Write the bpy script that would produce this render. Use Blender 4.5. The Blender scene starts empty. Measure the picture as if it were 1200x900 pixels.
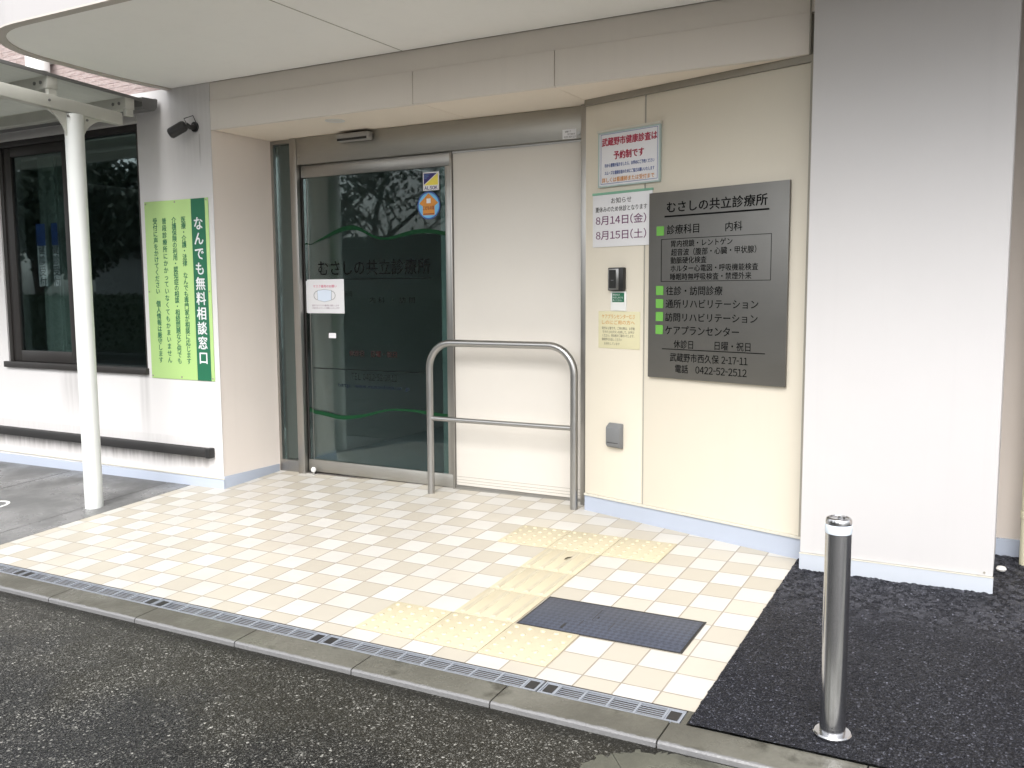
import bpy, bmesh, math, random
from mathutils import Vector, Matrix
rnd = random.Random(7)
SC = bpy.context.scene
COL = SC.collection
R = math.radians

# ---------------------------------------------------------------- camera
cam = bpy.data.objects.new('camera', bpy.data.cameras.new('camera'))
COL.objects.link(cam)
YAW, PIT, ROL = -0.506352, -0.101707, -0.005812
fwd = Vector((math.sin(YAW)*math.cos(PIT), math.cos(YAW)*math.cos(PIT), math.sin(PIT)))
rgt = Vector((math.cos(YAW), -math.sin(YAW), 0)); up0 = rgt.cross(fwd)
r2 = rgt*math.cos(ROL) + up0*math.sin(ROL); u2 = -rgt*math.sin(ROL) + up0*math.cos(ROL)
m3 = Matrix((r2, u2, -fwd)).transposed()
cam.matrix_world = Matrix.Translation((2.37426, -2.90614, 1.40012)) @ m3.to_4x4()
cam.data.sensor_width = 36.0
cam.data.lens = 1066.04*36/1200
cam.data.clip_start = 0.05; cam.data.clip_end = 2000
SC.camera = cam

# ---------------------------------------------------------------- world, sun, exposure
W = bpy.data.worlds.new('World'); SC.world = W; W.use_nodes = True
wn = W.node_tree.nodes; wl = W.node_tree.links
bgn = wn['Background']
sky = wn.new('ShaderNodeTexSky'); sky.sky_type = 'NISHITA'; sky.sun_disc = False
SUN_EL, SUN_AZ = 50.0, 165.0
sky.sun_elevation = R(SUN_EL); sky.sun_rotation = R(SUN_AZ)
sky.air_density = 1.0; sky.dust_density = 4.0; sky.ozone_density = 1.0
hs = wn.new('ShaderNodeHueSaturation'); hs.inputs['Saturation'].default_value = 0.16
wl.new(sky.outputs[0], hs.inputs['Color'])
# overcast: the cloud layer is brighter overhead than at the horizon
tcn = wn.new('ShaderNodeTexCoord'); sxn = wn.new('ShaderNodeSeparateXYZ'); wl.new(tcn.outputs['Generated'], sxn.inputs[0])
mrn = wn.new('ShaderNodeMapRange'); wl.new(sxn.outputs[2], mrn.inputs[0])
for i_, v_ in ((1, 0.0), (2, 0.9), (3, 1.1), (4, 0.9)): mrn.inputs[i_].default_value = v_
vmn = wn.new('ShaderNodeVectorMath'); vmn.operation = 'SCALE'; wl.new(hs.outputs[0], vmn.inputs[0]); wl.new(mrn.outputs[0], vmn.inputs['Scale'])
wl.new(vmn.outputs[0], bgn.inputs['Color'])
bgn.inputs['Strength'].default_value = 0.15
sl = bpy.data.lights.new('sun', 'SUN'); sl.energy = 0.5; sl.angle = R(50); sl.color = (1.0, 0.97, 0.93)
so = bpy.data.objects.new('sun', sl); COL.objects.link(so)
az = R(SUN_AZ); el = R(SUN_EL)
sd = Vector((math.sin(az)*math.cos(el), math.cos(az)*math.cos(el), math.sin(el)))
so.rotation_euler = sd.to_track_quat('Z', 'Y').to_euler(); so.location = (0, -6, 12)
vs = SC.view_settings; vs.view_transform = 'Standard'; vs.look = 'None'; vs.gamma = 1; vs.use_curve_mapping = False
vs.exposure = 1.50

# ---------------------------------------------------------------- helpers
GX, GY = 0.0097, 0.0600                         # the entrance floor ramps up gently to the door
def G(x, y): return GX*max(-9, min(9, x)) + GY*y

def tag(o, label=None, cat=None, group=None, kind=None):
    if label: o['label'] = label
    if cat: o['category'] = cat
    if group: o['group'] = group
    if kind: o['kind'] = kind
    return o

def thing(name, label, cat, loc=(0, 0, 0), group=None, rot=None):
    o = bpy.data.objects.new(name, None); COL.objects.link(o)
    o.location = loc
    if rot: o.rotation_euler = rot
    o.empty_display_size = 0.1
    return tag(o, label, cat, group)

class MB:
    def __init__(s): s.v = []; s.f = []
    def quad(s, *p):
        n = len(s.v); s.v += [tuple(q) for q in p]; s.f.append(tuple(range(n, n+len(p))))
    def hexa(s, p):                               # 4 bottom (ccw seen from above) then 4 top
        n = len(s.v); s.v += [tuple(q) for q in p]
        for f in ((3,2,1,0),(4,5,6,7),(0,1,5,4),(1,2,6,5),(2,3,7,6),(3,0,4,7)): s.f.append(tuple(n+i for i in f))
    def box(s, x0, x1, y0, y1, z0, z1, M=None):
        p = [(x0,y0,z0),(x1,y0,z0),(x1,y1,z0),(x0,y1,z0),(x0,y0,z1),(x1,y0,z1),(x1,y1,z1),(x0,y1,z1)]
        if M: p = [M(*q) for q in p]
        s.hexa(p)
    def prism(s, pts, a, b):                      # pts list of 3D points, a..b offset vectors
        n = len(s.v); k = len(pts); a = Vector(a); b = Vector(b)
        s.v += [tuple(Vector(p)+a) for p in pts] + [tuple(Vector(p)+b) for p in pts]
        s.f.append(tuple(n+i for i in reversed(range(k)))); s.f.append(tuple(n+k+i for i in range(k)))
        for i in range(k):
            j = (i+1) % k; s.f.append((n+i, n+j, n+k+j, n+k+i))
    def tube(s, pts, r, seg=16, cap=True):
        P = [Vector(p) for p in pts]; n0 = len(s.v); N = len(P)
        rr = r if isinstance(r, (list, tuple)) else [r]*N
        t0 = (P[1]-P[0]).normalized(); ref = Vector((0,0,1)) if abs(t0.z) < .9 else Vector((1,0,0))
        a = t0.cross(ref).normalized()
        for i in range(N):
            t = (P[min(i+1,N-1)]-P[max(i-1,0)]).normalized()
            a = (a - t*a.dot(t)).normalized(); b = t.cross(a)
            for k in range(seg):
                w = 2*math.pi*k/seg
                s.v.append(tuple(P[i] + (a*math.cos(w)+b*math.sin(w))*rr[i]))
        for i in range(N-1):
            for k in range(seg):
                k2 = (k+1) % seg
                s.f.append((n0+i*seg+k, n0+i*seg+k2, n0+(i+1)*seg+k2, n0+(i+1)*seg+k))
        if cap:
            s.f.append(tuple(n0+k for k in reversed(range(seg)))); s.f.append(tuple(n0+(N-1)*seg+k for k in range(seg)))
    def lathe(s, prof, c, seg=32):                # prof (r,z) from bottom to top
        n0 = len(s.v)
        for r, z in prof:
            for k in range(seg):
                w = 2*math.pi*k/seg; s.v.append((c[0]+r*math.cos(w), c[1]+r*math.sin(w), c[2]+z))
        for i in range(len(prof)-1):
            for k in range(seg):
                k2 = (k+1) % seg
                s.f.append((n0+i*seg+k, n0+i*seg+k2, n0+(i+1)*seg+k2, n0+(i+1)*seg+k))
        s.f.append(tuple(n0+k for k in reversed(range(seg)))); s.f.append(tuple(n0+(len(prof)-1)*seg+k for k in range(seg)))
    def add(s, verts, faces):
        n = len(s.v); s.v += [tuple(v) for v in verts]; s.f += [tuple(n+i for i in f) for f in faces]
    def build(s, name, mat, parent=None, bevel=0, smooth=True, off=None, fixn=True):
        me = bpy.data.meshes.new(name)
        L = Vector((0,0,0))
        if parent is not None:
            q = parent
            while q is not None:
                L = L + q.location; q = q.parent
        if off is not None: L = Vector(off)
        me.from_pydata([(v[0]-L.x, v[1]-L.y, v[2]-L.z) for v in s.v], [], s.f)
        if bevel or fixn:
            bm = bmesh.new(); bm.from_mesh(me)
            if fixn: bmesh.ops.recalc_face_normals(bm, faces=bm.faces[:])
            if bevel:
                es = [e for e in bm.edges if len(e.link_faces) == 2 and e.calc_face_angle(0) > R(35)]
                bmesh.ops.bevel(bm, geom=es, offset=bevel, segments=2, affect='EDGES', profile=.5, clamp_overlap=True)
            bm.to_mesh(me); bm.free()
        if smooth:
            me.polygons.foreach_set('use_smooth', [True]*len(me.polygons)); me.set_sharp_from_angle(angle=R(32))
        me.materials.append(mat)
        o = bpy.data.objects.new(name, me); COL.objects.link(o)
        if parent is not None: o.parent = parent
        return o

def struct(o): o['kind'] = 'structure'; return o

# ---- lettering: built-in font turned to mesh, fitted into a rectangle of a plane
_fc = {}
def glyphs(body, bold=0.0):
    key = (body, bold)
    if key in _fc: return _fc[key]
    c = bpy.data.curves.new('txt', 'FONT'); c.body = body; c.offset = bold; c.resolution_u = 2
    o = bpy.data.objects.new('txt', c); COL.objects.link(o)
    dg = bpy.context.evaluated_depsgraph_get(); dg.update()
    me = bpy.data.meshes.new_from_object(o.evaluated_get(dg))
    v = [(p.co.x, p.co.y) for p in me.vertices]; f = [tuple(q.vertices) for q in me.polygons]
    bpy.data.objects.remove(o); bpy.data.curves.remove(c); bpy.data.meshes.remove(me)
    _fc[key] = (v, f); return v, f
def line_glyphs(body):                              # one line set in a single gothic face, latin characters narrow
    V, F, x = [], [], 0.0
    for ch in body:
        if ch == ' ': x += .33; continue
        if ch == '\u3000': x += 1.0; continue
        wide = ord(ch) > 255
        v, f = glyphs(ch if wide else chr(ord(ch)+0xFEE0))
        adv = 1.0 if wide else (.56 if ch in '0123456789' else .36 if ch in '()-.:/ilj' else .78 if ch in 'MWmw' else .62)
        xs = [p[0] for p in v]; mid = .5 if wide else (min(xs)+max(xs))/2; wd = max(xs)-min(xs)
        sc_ = 1.0 if wide or wd < adv*.9 else adv*.9/wd
        if ch == '-': sc_ = .30/wd
        n = len(V); V += [(x+(p[0]-mid)*sc_+adv/2, p[1]) for p in v]; F += [tuple(n+i for i in q) for q in f]; x += adv
    return V, F
def text(mb, P, body, u0, u1, vc, h, w=0.0015, bold=0.0):
    v, f = line_glyphs(body)
    xs = [p[0] for p in v]; ys = [p[1] for p in v]
    a, b, c, d = min(xs), max(xs), min(ys), max(ys)
    offs = [(0, 0)] if not bold else [(0, 0), (-bold, bold*.4), (bold, -bold*.4), (bold*.4, bold)]
    for k, (ou, ov) in enumerate(offs):             # heavier strokes: the same glyphs printed again, shifted a little
        mb.add([P(u0+(p[0]-a)/(b-a)*(u1-u0)+ou*h, vc+((p[1]-c)/(d-c)-.5)*h+ov*h, w+k*.00006) for p in v], f)
def char(mb, P, ch, uc, vc, s, w=0.0015, bold=0.0):     # one character in its square cell
    if ch in ' \u3000': return
    v, f = glyphs(ch)
    offs = [(0, 0)] if not bold else [(0, 0), (-bold, bold*.4), (bold, -bold*.4), (bold*.4, bold)]
    for k, (ou, ov) in enumerate(offs): mb.add([P(uc+(p[0]-.5+ou)*s, vc+(p[1]-.38+ov)*s, w+k*.00006) for p in v], f)

# ---------------------------------------------------------------- materials
def nodes(name):
    m = bpy.data.materials.new(name); m.use_nodes = True
    return m, m.node_tree.nodes, m.node_tree.links, m.node_tree.nodes['Principled BSDF']
def N(nt, t, **kw):
    n = nt.new(t)
    for k, v in kw.items():
        if k in n.inputs.keys(): n.inputs[k].default_value = v
        else: setattr(n, k, v)
    return n
def math_(nt, ln, op, a, b=None, c=None):
    n = nt.new('ShaderNodeMath'); n.operation = op
    for i, q in enumerate((a, b, c)):
        if q is None: continue
        if isinstance(q, (int, float)): n.inputs[i].default_value = q
        else: ln.new(q, n.inputs[i])
    return n.outputs[0]
def mixc(nt, ln, f, a, b, mode='MIX'):
    n = nt.new('ShaderNodeMix'); n.data_type = 'RGBA'; n.blend_type = mode
    for i, q in ((0, f), (6, a), (7, b)):
        if isinstance(q, (int, float)): n.inputs[i].default_value = q
        elif isinstance(q, tuple): n.inputs[i].default_value = (*q, 1) if len(q) == 3 else q
        else: ln.new(q, n.inputs[i])
    return n.outputs[2]
def ramp(nt, ln, x, a, b):
    n = nt.new('ShaderNodeMapRange'); n.interpolation_type = 'SMOOTHSTEP'
    ln.new(x, n.inputs[0]); n.inputs[1].default_value = a; n.inputs[2].default_value = b
    return n.outputs[0]
def noise(nt, ln, vec, scale, detail=4, rough=.55):
    n = N(nt, 'ShaderNodeTexNoise', Scale=scale, Detail=detail, Roughness=rough); ln.new(vec, n.inputs['Vector']); return n.outputs[0]
def scaled(nt, ln, vec, s):
    n = nt.new('ShaderNodeVectorMath'); n.operation = 'MULTIPLY'; ln.new(vec, n.inputs[0]); n.inputs[1].default_value = s; return n.outputs[0]
def bump(nt, ln, h, strength, dist, b):
    n = N(nt, 'ShaderNodeBump', Strength=strength, Distance=dist); ln.new(h, n.inputs['Height']); ln.new(n.outputs[0], b.inputs['Normal'])

def plain(name, col, rough=.5, metal=0.0, var=.06, scale=6.0, bmp=0.0, bscale=150, spec=.5, emit=None):
    m, nt, ln, b = nodes(name)
    pos = nt.new('ShaderNodeNewGeometry').outputs['Position']
    nz = noise(nt, ln, pos, scale)
    dark = tuple(c*(1-var) for c in col); lite = tuple(min(1, c*(1+var)) for c in col)
    ln.new(mixc(nt, ln, nz, dark, lite), b.inputs['Base Color'])
    b.inputs['Roughness'].default_value = rough; b.inputs['Metallic'].default_value = metal
    b.inputs['Specular IOR Level'].default_value = spec
    if bmp: bump(nt, ln, noise(nt, ln, pos, bscale, 3), bmp, .002, b)
    return m

def plaster(name, col, stains=(), rough=.75, bmp=.12):
    """painted wall render; stains are (x0,x1,z0,z1,strength,colour) dirt and darker areas broken into streaks"""
    m, nt, ln, b = nodes(name)
    pos = nt.new('ShaderNodeNewGeometry').outputs['Position']
    sp = nt.new('ShaderNodeSeparateXYZ'); ln.new(pos, sp.inputs[0]); X, Y, Z = sp.outputs
    big = noise(nt, ln, pos, 1.3, 5)
    c = mixc(nt, ln, big, tuple(k*.95 for k in col), tuple(min(1, k*1.04) for k in col))
    streak = noise(nt, ln, scaled(nt, ln, pos, (14, 14, .5)), 1.0, 6, .62)
    fine = noise(nt, ln, scaled(nt, ln, pos, (38, 38, 2.4)), 1.0, 4, .55)
    c = mixc(nt, ln, math_(nt, ln, 'MULTIPLY', ramp(nt, ln, streak, .5, .8), .10), c, tuple(k*.78 for k in col))
    for (x0, x1, sx, z0, z1, sz, st, sc) in stains:
        mx = math_(nt, ln, 'MULTIPLY', ramp(nt, ln, X, x0-sx, x0+sx), ramp(nt, ln, X, x1+sx, x1-sx))
        mz = math_(nt, ln, 'MULTIPLY', ramp(nt, ln, Z, z0-sz, z0+sz), ramp(nt, ln, Z, z1+.006, z1-.006) if sz > 0 else 1.0)
        k = math_(nt, ln, 'MULTIPLY', mx, mz)
        k = math_(nt, ln, 'MULTIPLY', k, math_(nt, ln, 'ADD', math_(nt, ln, 'MULTIPLY', ramp(nt, ln, fine, .25, .8), .6), .4))
        c = mixc(nt, ln, math_(nt, ln, 'MULTIPLY', k, st), c, sc)
    ln.new(c, b.inputs['Base Color']); b.inputs['Roughness'].default_value = rough
    b.inputs['Specular IOR Level'].default_value = .3
    bump(nt, ln, noise(nt, ln, pos, 220, 4), bmp, .002, b)
    return m

def steel(name, col=(.56, .55, .53), rough=.28, axis=(60, 60, 1.5), var=.12):
    m, nt, ln, b = nodes(name)
    pos = nt.new('ShaderNodeNewGeometry').outputs['Position']
    h = noise(nt, ln, scaled(nt, ln, pos, axis), 6.0, 5, .65)
    c = mixc(nt, ln, h, tuple(k*(1-var) for k in col), tuple(min(1, k*(1+var)) for k in col)); ln.new(c, b.inputs['Base Color'])
    b.inputs['Metallic'].default_value = 1
    ln.new(math_(nt, ln, 'ADD', math_(nt, ln, 'MULTIPLY', noise(nt, ln, pos, 9, 5), .16), rough-.08), b.inputs['Roughness'])
    bump(nt, ln, h, .05, .001, b)
    return m

def glass(name, tint, refl=1.0):
    m = bpy.data.materials.new(name); m.use_nodes = True
    nt, ln = m.node_tree.nodes, m.node_tree.links
    out = nt['Material Output']; nt.remove(nt['Principled BSDF'])
    tr = N(nt, 'ShaderNodeBsdfTransparent'); tr.inputs[0].default_value = (*tint, 1)
    gl = N(nt, 'ShaderNodeBsdfGlossy'); gl.inputs['Roughness'].default_value = .015; gl.inputs[0].default_value = (.9, .95, .95, 1)
    fr = N(nt, 'ShaderNodeFresnel'); fr.inputs[0].default_value = 1.52
    mx = nt.new('ShaderNodeMixShader')
    ln.new(math_(nt, ln, 'MULTIPLY', fr.outputs[0], refl), mx.inputs[0]); ln.new(tr.outputs[0], mx.inputs[1]); ln.new(gl.outputs[0], mx.inputs[2])
    ln.new(mx.outputs[0], out.inputs['Surface'])
    return m

DIRT = (.10, .09, .08)
M = {}
M['wall'] = plaster('white_render', (.64, .625, .62), stains=(
    (-9, -2.44, .02, .20, .285, .05, .75, (.15, .135, .125)),       # run-off under the bumper rail
    (-9, -2.44, .02, .34, .40, .02, .12, DIRT),
    (-3.12, -3.03, .02, .45, .82, .22, .28, DIRT), (-4.0, -3.75, .06, .55, .82, .18, .30, DIRT),
    (-2.72, -2.3, .22, 2.25, 2.78, .3, .20, (.16, .145, .13)),      # darker patch round the camera under the canopy corner
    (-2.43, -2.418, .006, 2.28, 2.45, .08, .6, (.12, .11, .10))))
M['return'] = plaster('beige_render', (.80, .73, .675))
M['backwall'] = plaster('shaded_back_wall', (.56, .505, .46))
M['fascia'] = plaster('fascia_render', (.76, .71, .65), bmp=.05)
M['ceiling'] = plaster('ceiling_board', (.93, .925, .905), bmp=.03)
M['soffit'] = plaster('soffit_board', (.86, .775, .67), bmp=.03)
M['diag'] = plaster('cream_panel', (.67, .622, .525), bmp=.04, rough=.55)
M['pillar'] = plaster('pillar_render', (.60, .585, .582))
M['base'] = plaster('pale_blue_base', (.385, .425, .505), rough=.5)
M['basewhite'] = plaster('pale_base', (0.4048, 0.4324, 0.4784), rough=.5)
M['trim'] = plain('taupe_trim', (.31, .29, .245), .5)
M['cantrim'] = plain('canopy_trim', (.50, .46, .42), .5)
M['canfascia'] = plaster('canopy_fascia_paint', (0.4324, 0.4186, 0.4186))
M['seam'] = plain('sealant', (.34, .325, .28), .6)
M['trimlight'] = plain('beige_trim', (.55, .53, .46), .5)
M['joint'] = plain('dark_joint', (.12, .11, .10), .9)
M['steel'] = steel('brushed_stainless', (.40, .39, .37), .36)
M['steelh'] = steel('brushed_stainless_header', (.42, .41, .38), .46, axis=(1.5, 60, 60))
M['tube'] = steel('polished_tube', (.40, .395, .385), .33)
M['bollard'] = steel('bollard_steel', (.56, .56, .57), .2, var=.06)
M['doorpanel'] = plain('door_cover_panel', (.655, .622, .57), .42, var=.05, scale=2)
M['glassdoor'] = glass('tinted_glass_door', (0.644, 0.6946, 0.69), .52)
M['glasswin'] = glass('window_glass', (.68, .74, .74), .38)
M['glassedge'] = plain('green_glass_edge', (.30, .42, .39), .2)
M['black'] = plain('black_rubber', (.022, .021, .021), .5, var=.3)
M['blackplastic'] = plain('black_plastic', (.018, .018, .018), .4, var=.2)
M['brown'] = plain('bronze_aluminium', (.026, .0235, .022), .45, var=.15)
M['greypl'] = plain('grey_plastic', (.17, .175, .18), .5)
M['sensor'] = plain('silver_plastic', (.34, .335, .32), .35)
M['white'] = plain('white_paint', (.74, .75, .73), .45, var=.03)
M['polewhite'] = plain('pole_paint', (0.6624, 0.6808, 0.6624), .38, var=.04)
M['shelter'] = plain('shelter_paint', (.50, .50, .455), .5, var=.14)
def translucent(name, col, k):
    m, nt, ln, b = nodes(name)
    b.inputs['Base Color'].default_value = (*col, 1); b.inputs['Roughness'].default_value = .5
    t_ = nt.new('ShaderNodeBsdfTranslucent'); t_.inputs[0].default_value = (*col, 1)
    x_ = nt.new('ShaderNodeMixShader'); x_.inputs[0].default_value = k
    ln.new(b.outputs[0], x_.inputs[1]); ln.new(t_.outputs[0], x_.inputs[2]); ln.new(x_.outputs[0], nt['Material Output'].inputs['Surface'])
    return m
M['roofsheet'] = translucent('translucent_roof_sheet', (.46, .47, .44), .55)
M['lintel'] = plain('grey_lintel', (.60, .59, .57), .5)
M['gutter'] = plain('gutter_metal', (.16, .16, .155), .5, var=.2)
M['paper'] = plain('paper', (0.736, 0.736, 0.7544), .5, var=.02)
M['yellowpaper'] = plain('yellowed_paper', (0.644, 0.6072, 0.3956), .6, var=.04)
M['ink'] = plain('black_ink', (.006, .006, .0065), .8, spec=.1)
M['inkgrey'] = plain('grey_ink', (.12, .12, .12), .6)
M['purple'] = plain('purple_ink', (.17, .06, .14), .6)
M['red'] = plain('red_ink', (.40, .03, .07), .6)
M['pinkred'] = plain('pink_red_ink', (.65, .12, .22), .6)
M['darkred'] = plain('dull_red_ink', (.20, .04, .04), .6)
M['blue'] = plain('blue_ink', (.05, .10, .33), .6)
M['navy'] = plain('navy_ink', (.04, .03, .16), .5)
M['orange'] = plain('orange_ink', (.62, .26, .05), .6)
M['yellow'] = plain('yellow_ink', (.80, .68, .10), .5)
M['sky'] = plain('light_blue_ink', (.16, .45, .72), .5)
M['lime'] = plain('lime_panel', (0.4324, 0.6348, 0.2392), .45, var=.03)
M['limesq'] = plain('green_marker', (0.138, 0.3956, 0.0644), .5)
M['dgreen'] = plain('dark_green', (.015, .14, .07), .5, var=.03)
M['waveg'] = plain('green_film', (.004, .040, .014), .6, spec=.15)
M['filmblack'] = plain('black_film', (.0065, .007, .007), .7, spec=.05)
M['filmred'] = plain('dull_red_film', (.028, .012, .012), .7, spec=.05)
M['filmblue'] = plain('dull_blue_film', (.009, .014, .030), .7, spec=.05)
M['paleteal'] = plain('pale_green_frame', (.42, .52, .50), .4)
M['teal'] = plain('green_frame', (.20, .42, .30), .5)
M['plaque'] = steel('hairline_plaque', (0.207, 0.2042, 0.1932), .5, axis=(1.5, 1.5, 90), var=.05)
M['downpipe'] = plain('cream_pipe', (.70, .66, .48), .45)
M['galv'] = plain('galvanised_grate', (0.3036, 0.3266, 0.368), .45, .3, var=.12, scale=20)
M['band'] = plain('reflective_band', (.68, .75, .82), .35, var=.03)
M['concflange'] = plain('mortar', (.42, .41, .38), .8, var=.15, scale=40)
M['stone'] = plain('white_stone', (.68, .67, .64), .7, bmp=.4, bscale=60)
M['deadleaf'] = plain('dead_leaf', (.05, .04, .02), .7)
M['bark'] = plain('bark', (.07, .055, .045), .9, var=.3, scale=12)
M['leaf'] = plain('leaf', (.022, .036, .016), .6, var=.5, scale=2.5)
M['hedge'] = plain('hedge_leaf', (.03, .055, .022), .6, var=.5, scale=3)
M['house'] = plaster('house_render', (.20, .20, .20))
M['roofdark'] = plain('house_roof', (.08, .08, .085), .7)
M['room'] = plain('room_wall', (.72, .74, .72), .8)
M['roomfloor'] = plain('room_floor', (.30, .40, .42), .35)
M['curtain'] = plain('curtain_cloth', (.36, .42, .38), .9)
M['counter'] = plain('counter_wood', (.30, .28, .25), .5)
M['lampglass'] = plain('downlight_lens', (.70, .68, .64), .3)

def tile_mat():
    m, nt, ln, b = nodes('checker_floor_tiles')
    pos = nt.new('ShaderNodeNewGeometry').outputs['Position']
    sc = scaled(nt, ln, pos, (1/.15, 1/.15, 0))
    fl = nt.new('ShaderNodeVectorMath'); fl.operation = 'FLOOR'; ln.new(sc, fl.inputs[0])
    fr = nt.new('ShaderNodeVectorMath'); fr.operation = 'FRACTION'; ln.new(sc, fr.inputs[0])
    s1 = nt.new('ShaderNodeSeparateXYZ'); ln.new(fl.outputs[0], s1.inputs[0])
    s2 = nt.new('ShaderNodeSeparateXYZ'); ln.new(fr.outputs[0], s2.inputs[0])
    odd = math_(nt, ln, 'FLOORED_MODULO', math_(nt, ln, 'ADD', s1.outputs[0], s1.outputs[1]), 2.0)
    wn_ = nt.new('ShaderNodeTexWhiteNoise'); wn_.noise_dimensions = '2D'; ln.new(fl.outputs[0], wn_.inputs['Vector'])
    speck = noise(nt, ln, pos, 160, 3); cloud = noise(nt, ln, pos, 2.2, 5)
    wcol = mixc(nt, ln, wn_.outputs[0], (0.4876, 0.4738, 0.4416), (0.552, 0.5382, 0.506))
    bcol = mixc(nt, ln, wn_.outputs[0], (0.414, 0.3818, 0.3174), (0.483, 0.4508, 0.3864))
    c = mixc(nt, ln, odd, bcol, wcol)
    c = mixc(nt, ln, math_(nt, ln, 'MULTIPLY', speck, .18), c, (.42, .38, .33))
    c = mixc(nt, ln, math_(nt, ln, 'MULTIPLY', ramp(nt, ln, cloud, .46, .75), .30), c, (.36, .325, .28))
    def edge(o):
        d = math_(nt, ln, 'ABSOLUTE', math_(nt, ln, 'SUBTRACT', o, .5))
        return d
    dm = math_(nt, ln, 'MAXIMUM', edge(s2.outputs[0]), edge(s2.outputs[1]))
    jt = ramp(nt, ln, dm, .474, .487)
    jcol = mixc(nt, ln, noise(nt, ln, pos, 9, 3), (.20, .172, .135), (.36, .32, .265))
    c = mixc(nt, ln, jt, c, jcol)
    ln.new(c, b.inputs['Base Color'])
    ln.new(math_(nt, ln, 'ADD', math_(nt, ln, 'MULTIPLY', cloud, .3), .28), b.inputs['Roughness'])
    h = math_(nt, ln, 'ADD', math_(nt, ln, 'MULTIPLY', jt, -1.0), math_(nt, ln, 'MULTIPLY', speck, .12))
    bump(nt, ln, h, .5, .002, b)
    return m
M['tiles'] = tile_mat()

def tactile_mat():
    m, nt, ln, b = nodes('yellow_tactile')
    pos = nt.new('ShaderNodeNewGeometry').outputs['Position']
    c = mixc(nt, ln, noise(nt, ln, pos, 5, 6), (.425, .375, .268), (.49, .444, .338))
    c = mixc(nt, ln, math_(nt, ln, 'MULTIPLY', noise(nt, ln, pos, 190, 2), .25), c, (.52, .44, .26))
    oi = nt.new('ShaderNodeObjectInfo')
    c = mixc(nt, ln, math_(nt, ln, 'MULTIPLY', oi.outputs['Random'], .25), c, (.62, .55, .36))
    ln.new(c, b.inputs['Base Color']); b.inputs['Roughness'].default_value = .5
    bump(nt, ln, noise(nt, ln, pos, 240, 3), .2, .002, b)
    return m
M['tactile'] = tactile_mat()
M['tactbar'] = plain('tactile_bars', (0.4232, 0.3818, 0.2852), .5, var=.14, scale=14)  # ribs a little greyer than the plates under them

def concrete_mat(name, ca, cb, wet=.5, dark=(.20, .20, .19), bmp=.25, front=None):
    m, nt, ln, b = nodes(name)
    pos = nt.new('ShaderNodeNewGeometry').outputs['Position']
    n1 = noise(nt, ln, pos, 1.6, 7, .62); n2 = noise(nt, ln, pos, 60, 4)
    c = mixc(nt, ln, ramp(nt, ln, n1, .35, .7), ca, cb)
    c = mixc(nt, ln, math_(nt, ln, 'MULTIPLY', n2, .35), c, dark)
    blot = ramp(nt, ln, noise(nt, ln, pos, 3.4, 6, .6), .56, .66)
    c = mixc(nt, ln, math_(nt, ln, 'MULTIPLY', blot, wet), c, dark)
    if front:                                     # sky reflection on the wet front arris, painted as a paler colour
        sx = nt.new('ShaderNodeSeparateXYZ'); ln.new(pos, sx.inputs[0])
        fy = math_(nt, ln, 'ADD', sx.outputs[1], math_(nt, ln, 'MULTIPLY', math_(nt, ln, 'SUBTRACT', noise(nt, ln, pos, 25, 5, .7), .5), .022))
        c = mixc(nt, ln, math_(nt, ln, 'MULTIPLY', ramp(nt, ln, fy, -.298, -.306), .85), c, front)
    ln.new(c, b.inputs['Base Color'])
    ln.new(math_(nt, ln, 'SUBTRACT', .62, math_(nt, ln, 'MULTIPLY', ramp(nt, ln, n1, .35, .6), .4)), b.inputs['Roughness'])
    bump(nt, ln, n2, bmp, .003, b)
    return m
M['concrete'] = concrete_mat('wet_concrete', (0.1334, 0.1334, 0.1334), (0.1932, 0.1932, 0.1932), .45, (0.0782, 0.0782, 0.0773))
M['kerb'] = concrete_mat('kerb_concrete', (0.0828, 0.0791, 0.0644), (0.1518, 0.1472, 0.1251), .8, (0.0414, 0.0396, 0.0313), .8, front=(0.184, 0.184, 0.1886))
M['apronconc'] = concrete_mat('gutter_concrete', (0.0782, 0.0782, 0.0607), (0.138, 0.138, 0.1122), .7, (0.046, 0.046, 0.0368), .5)

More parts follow.
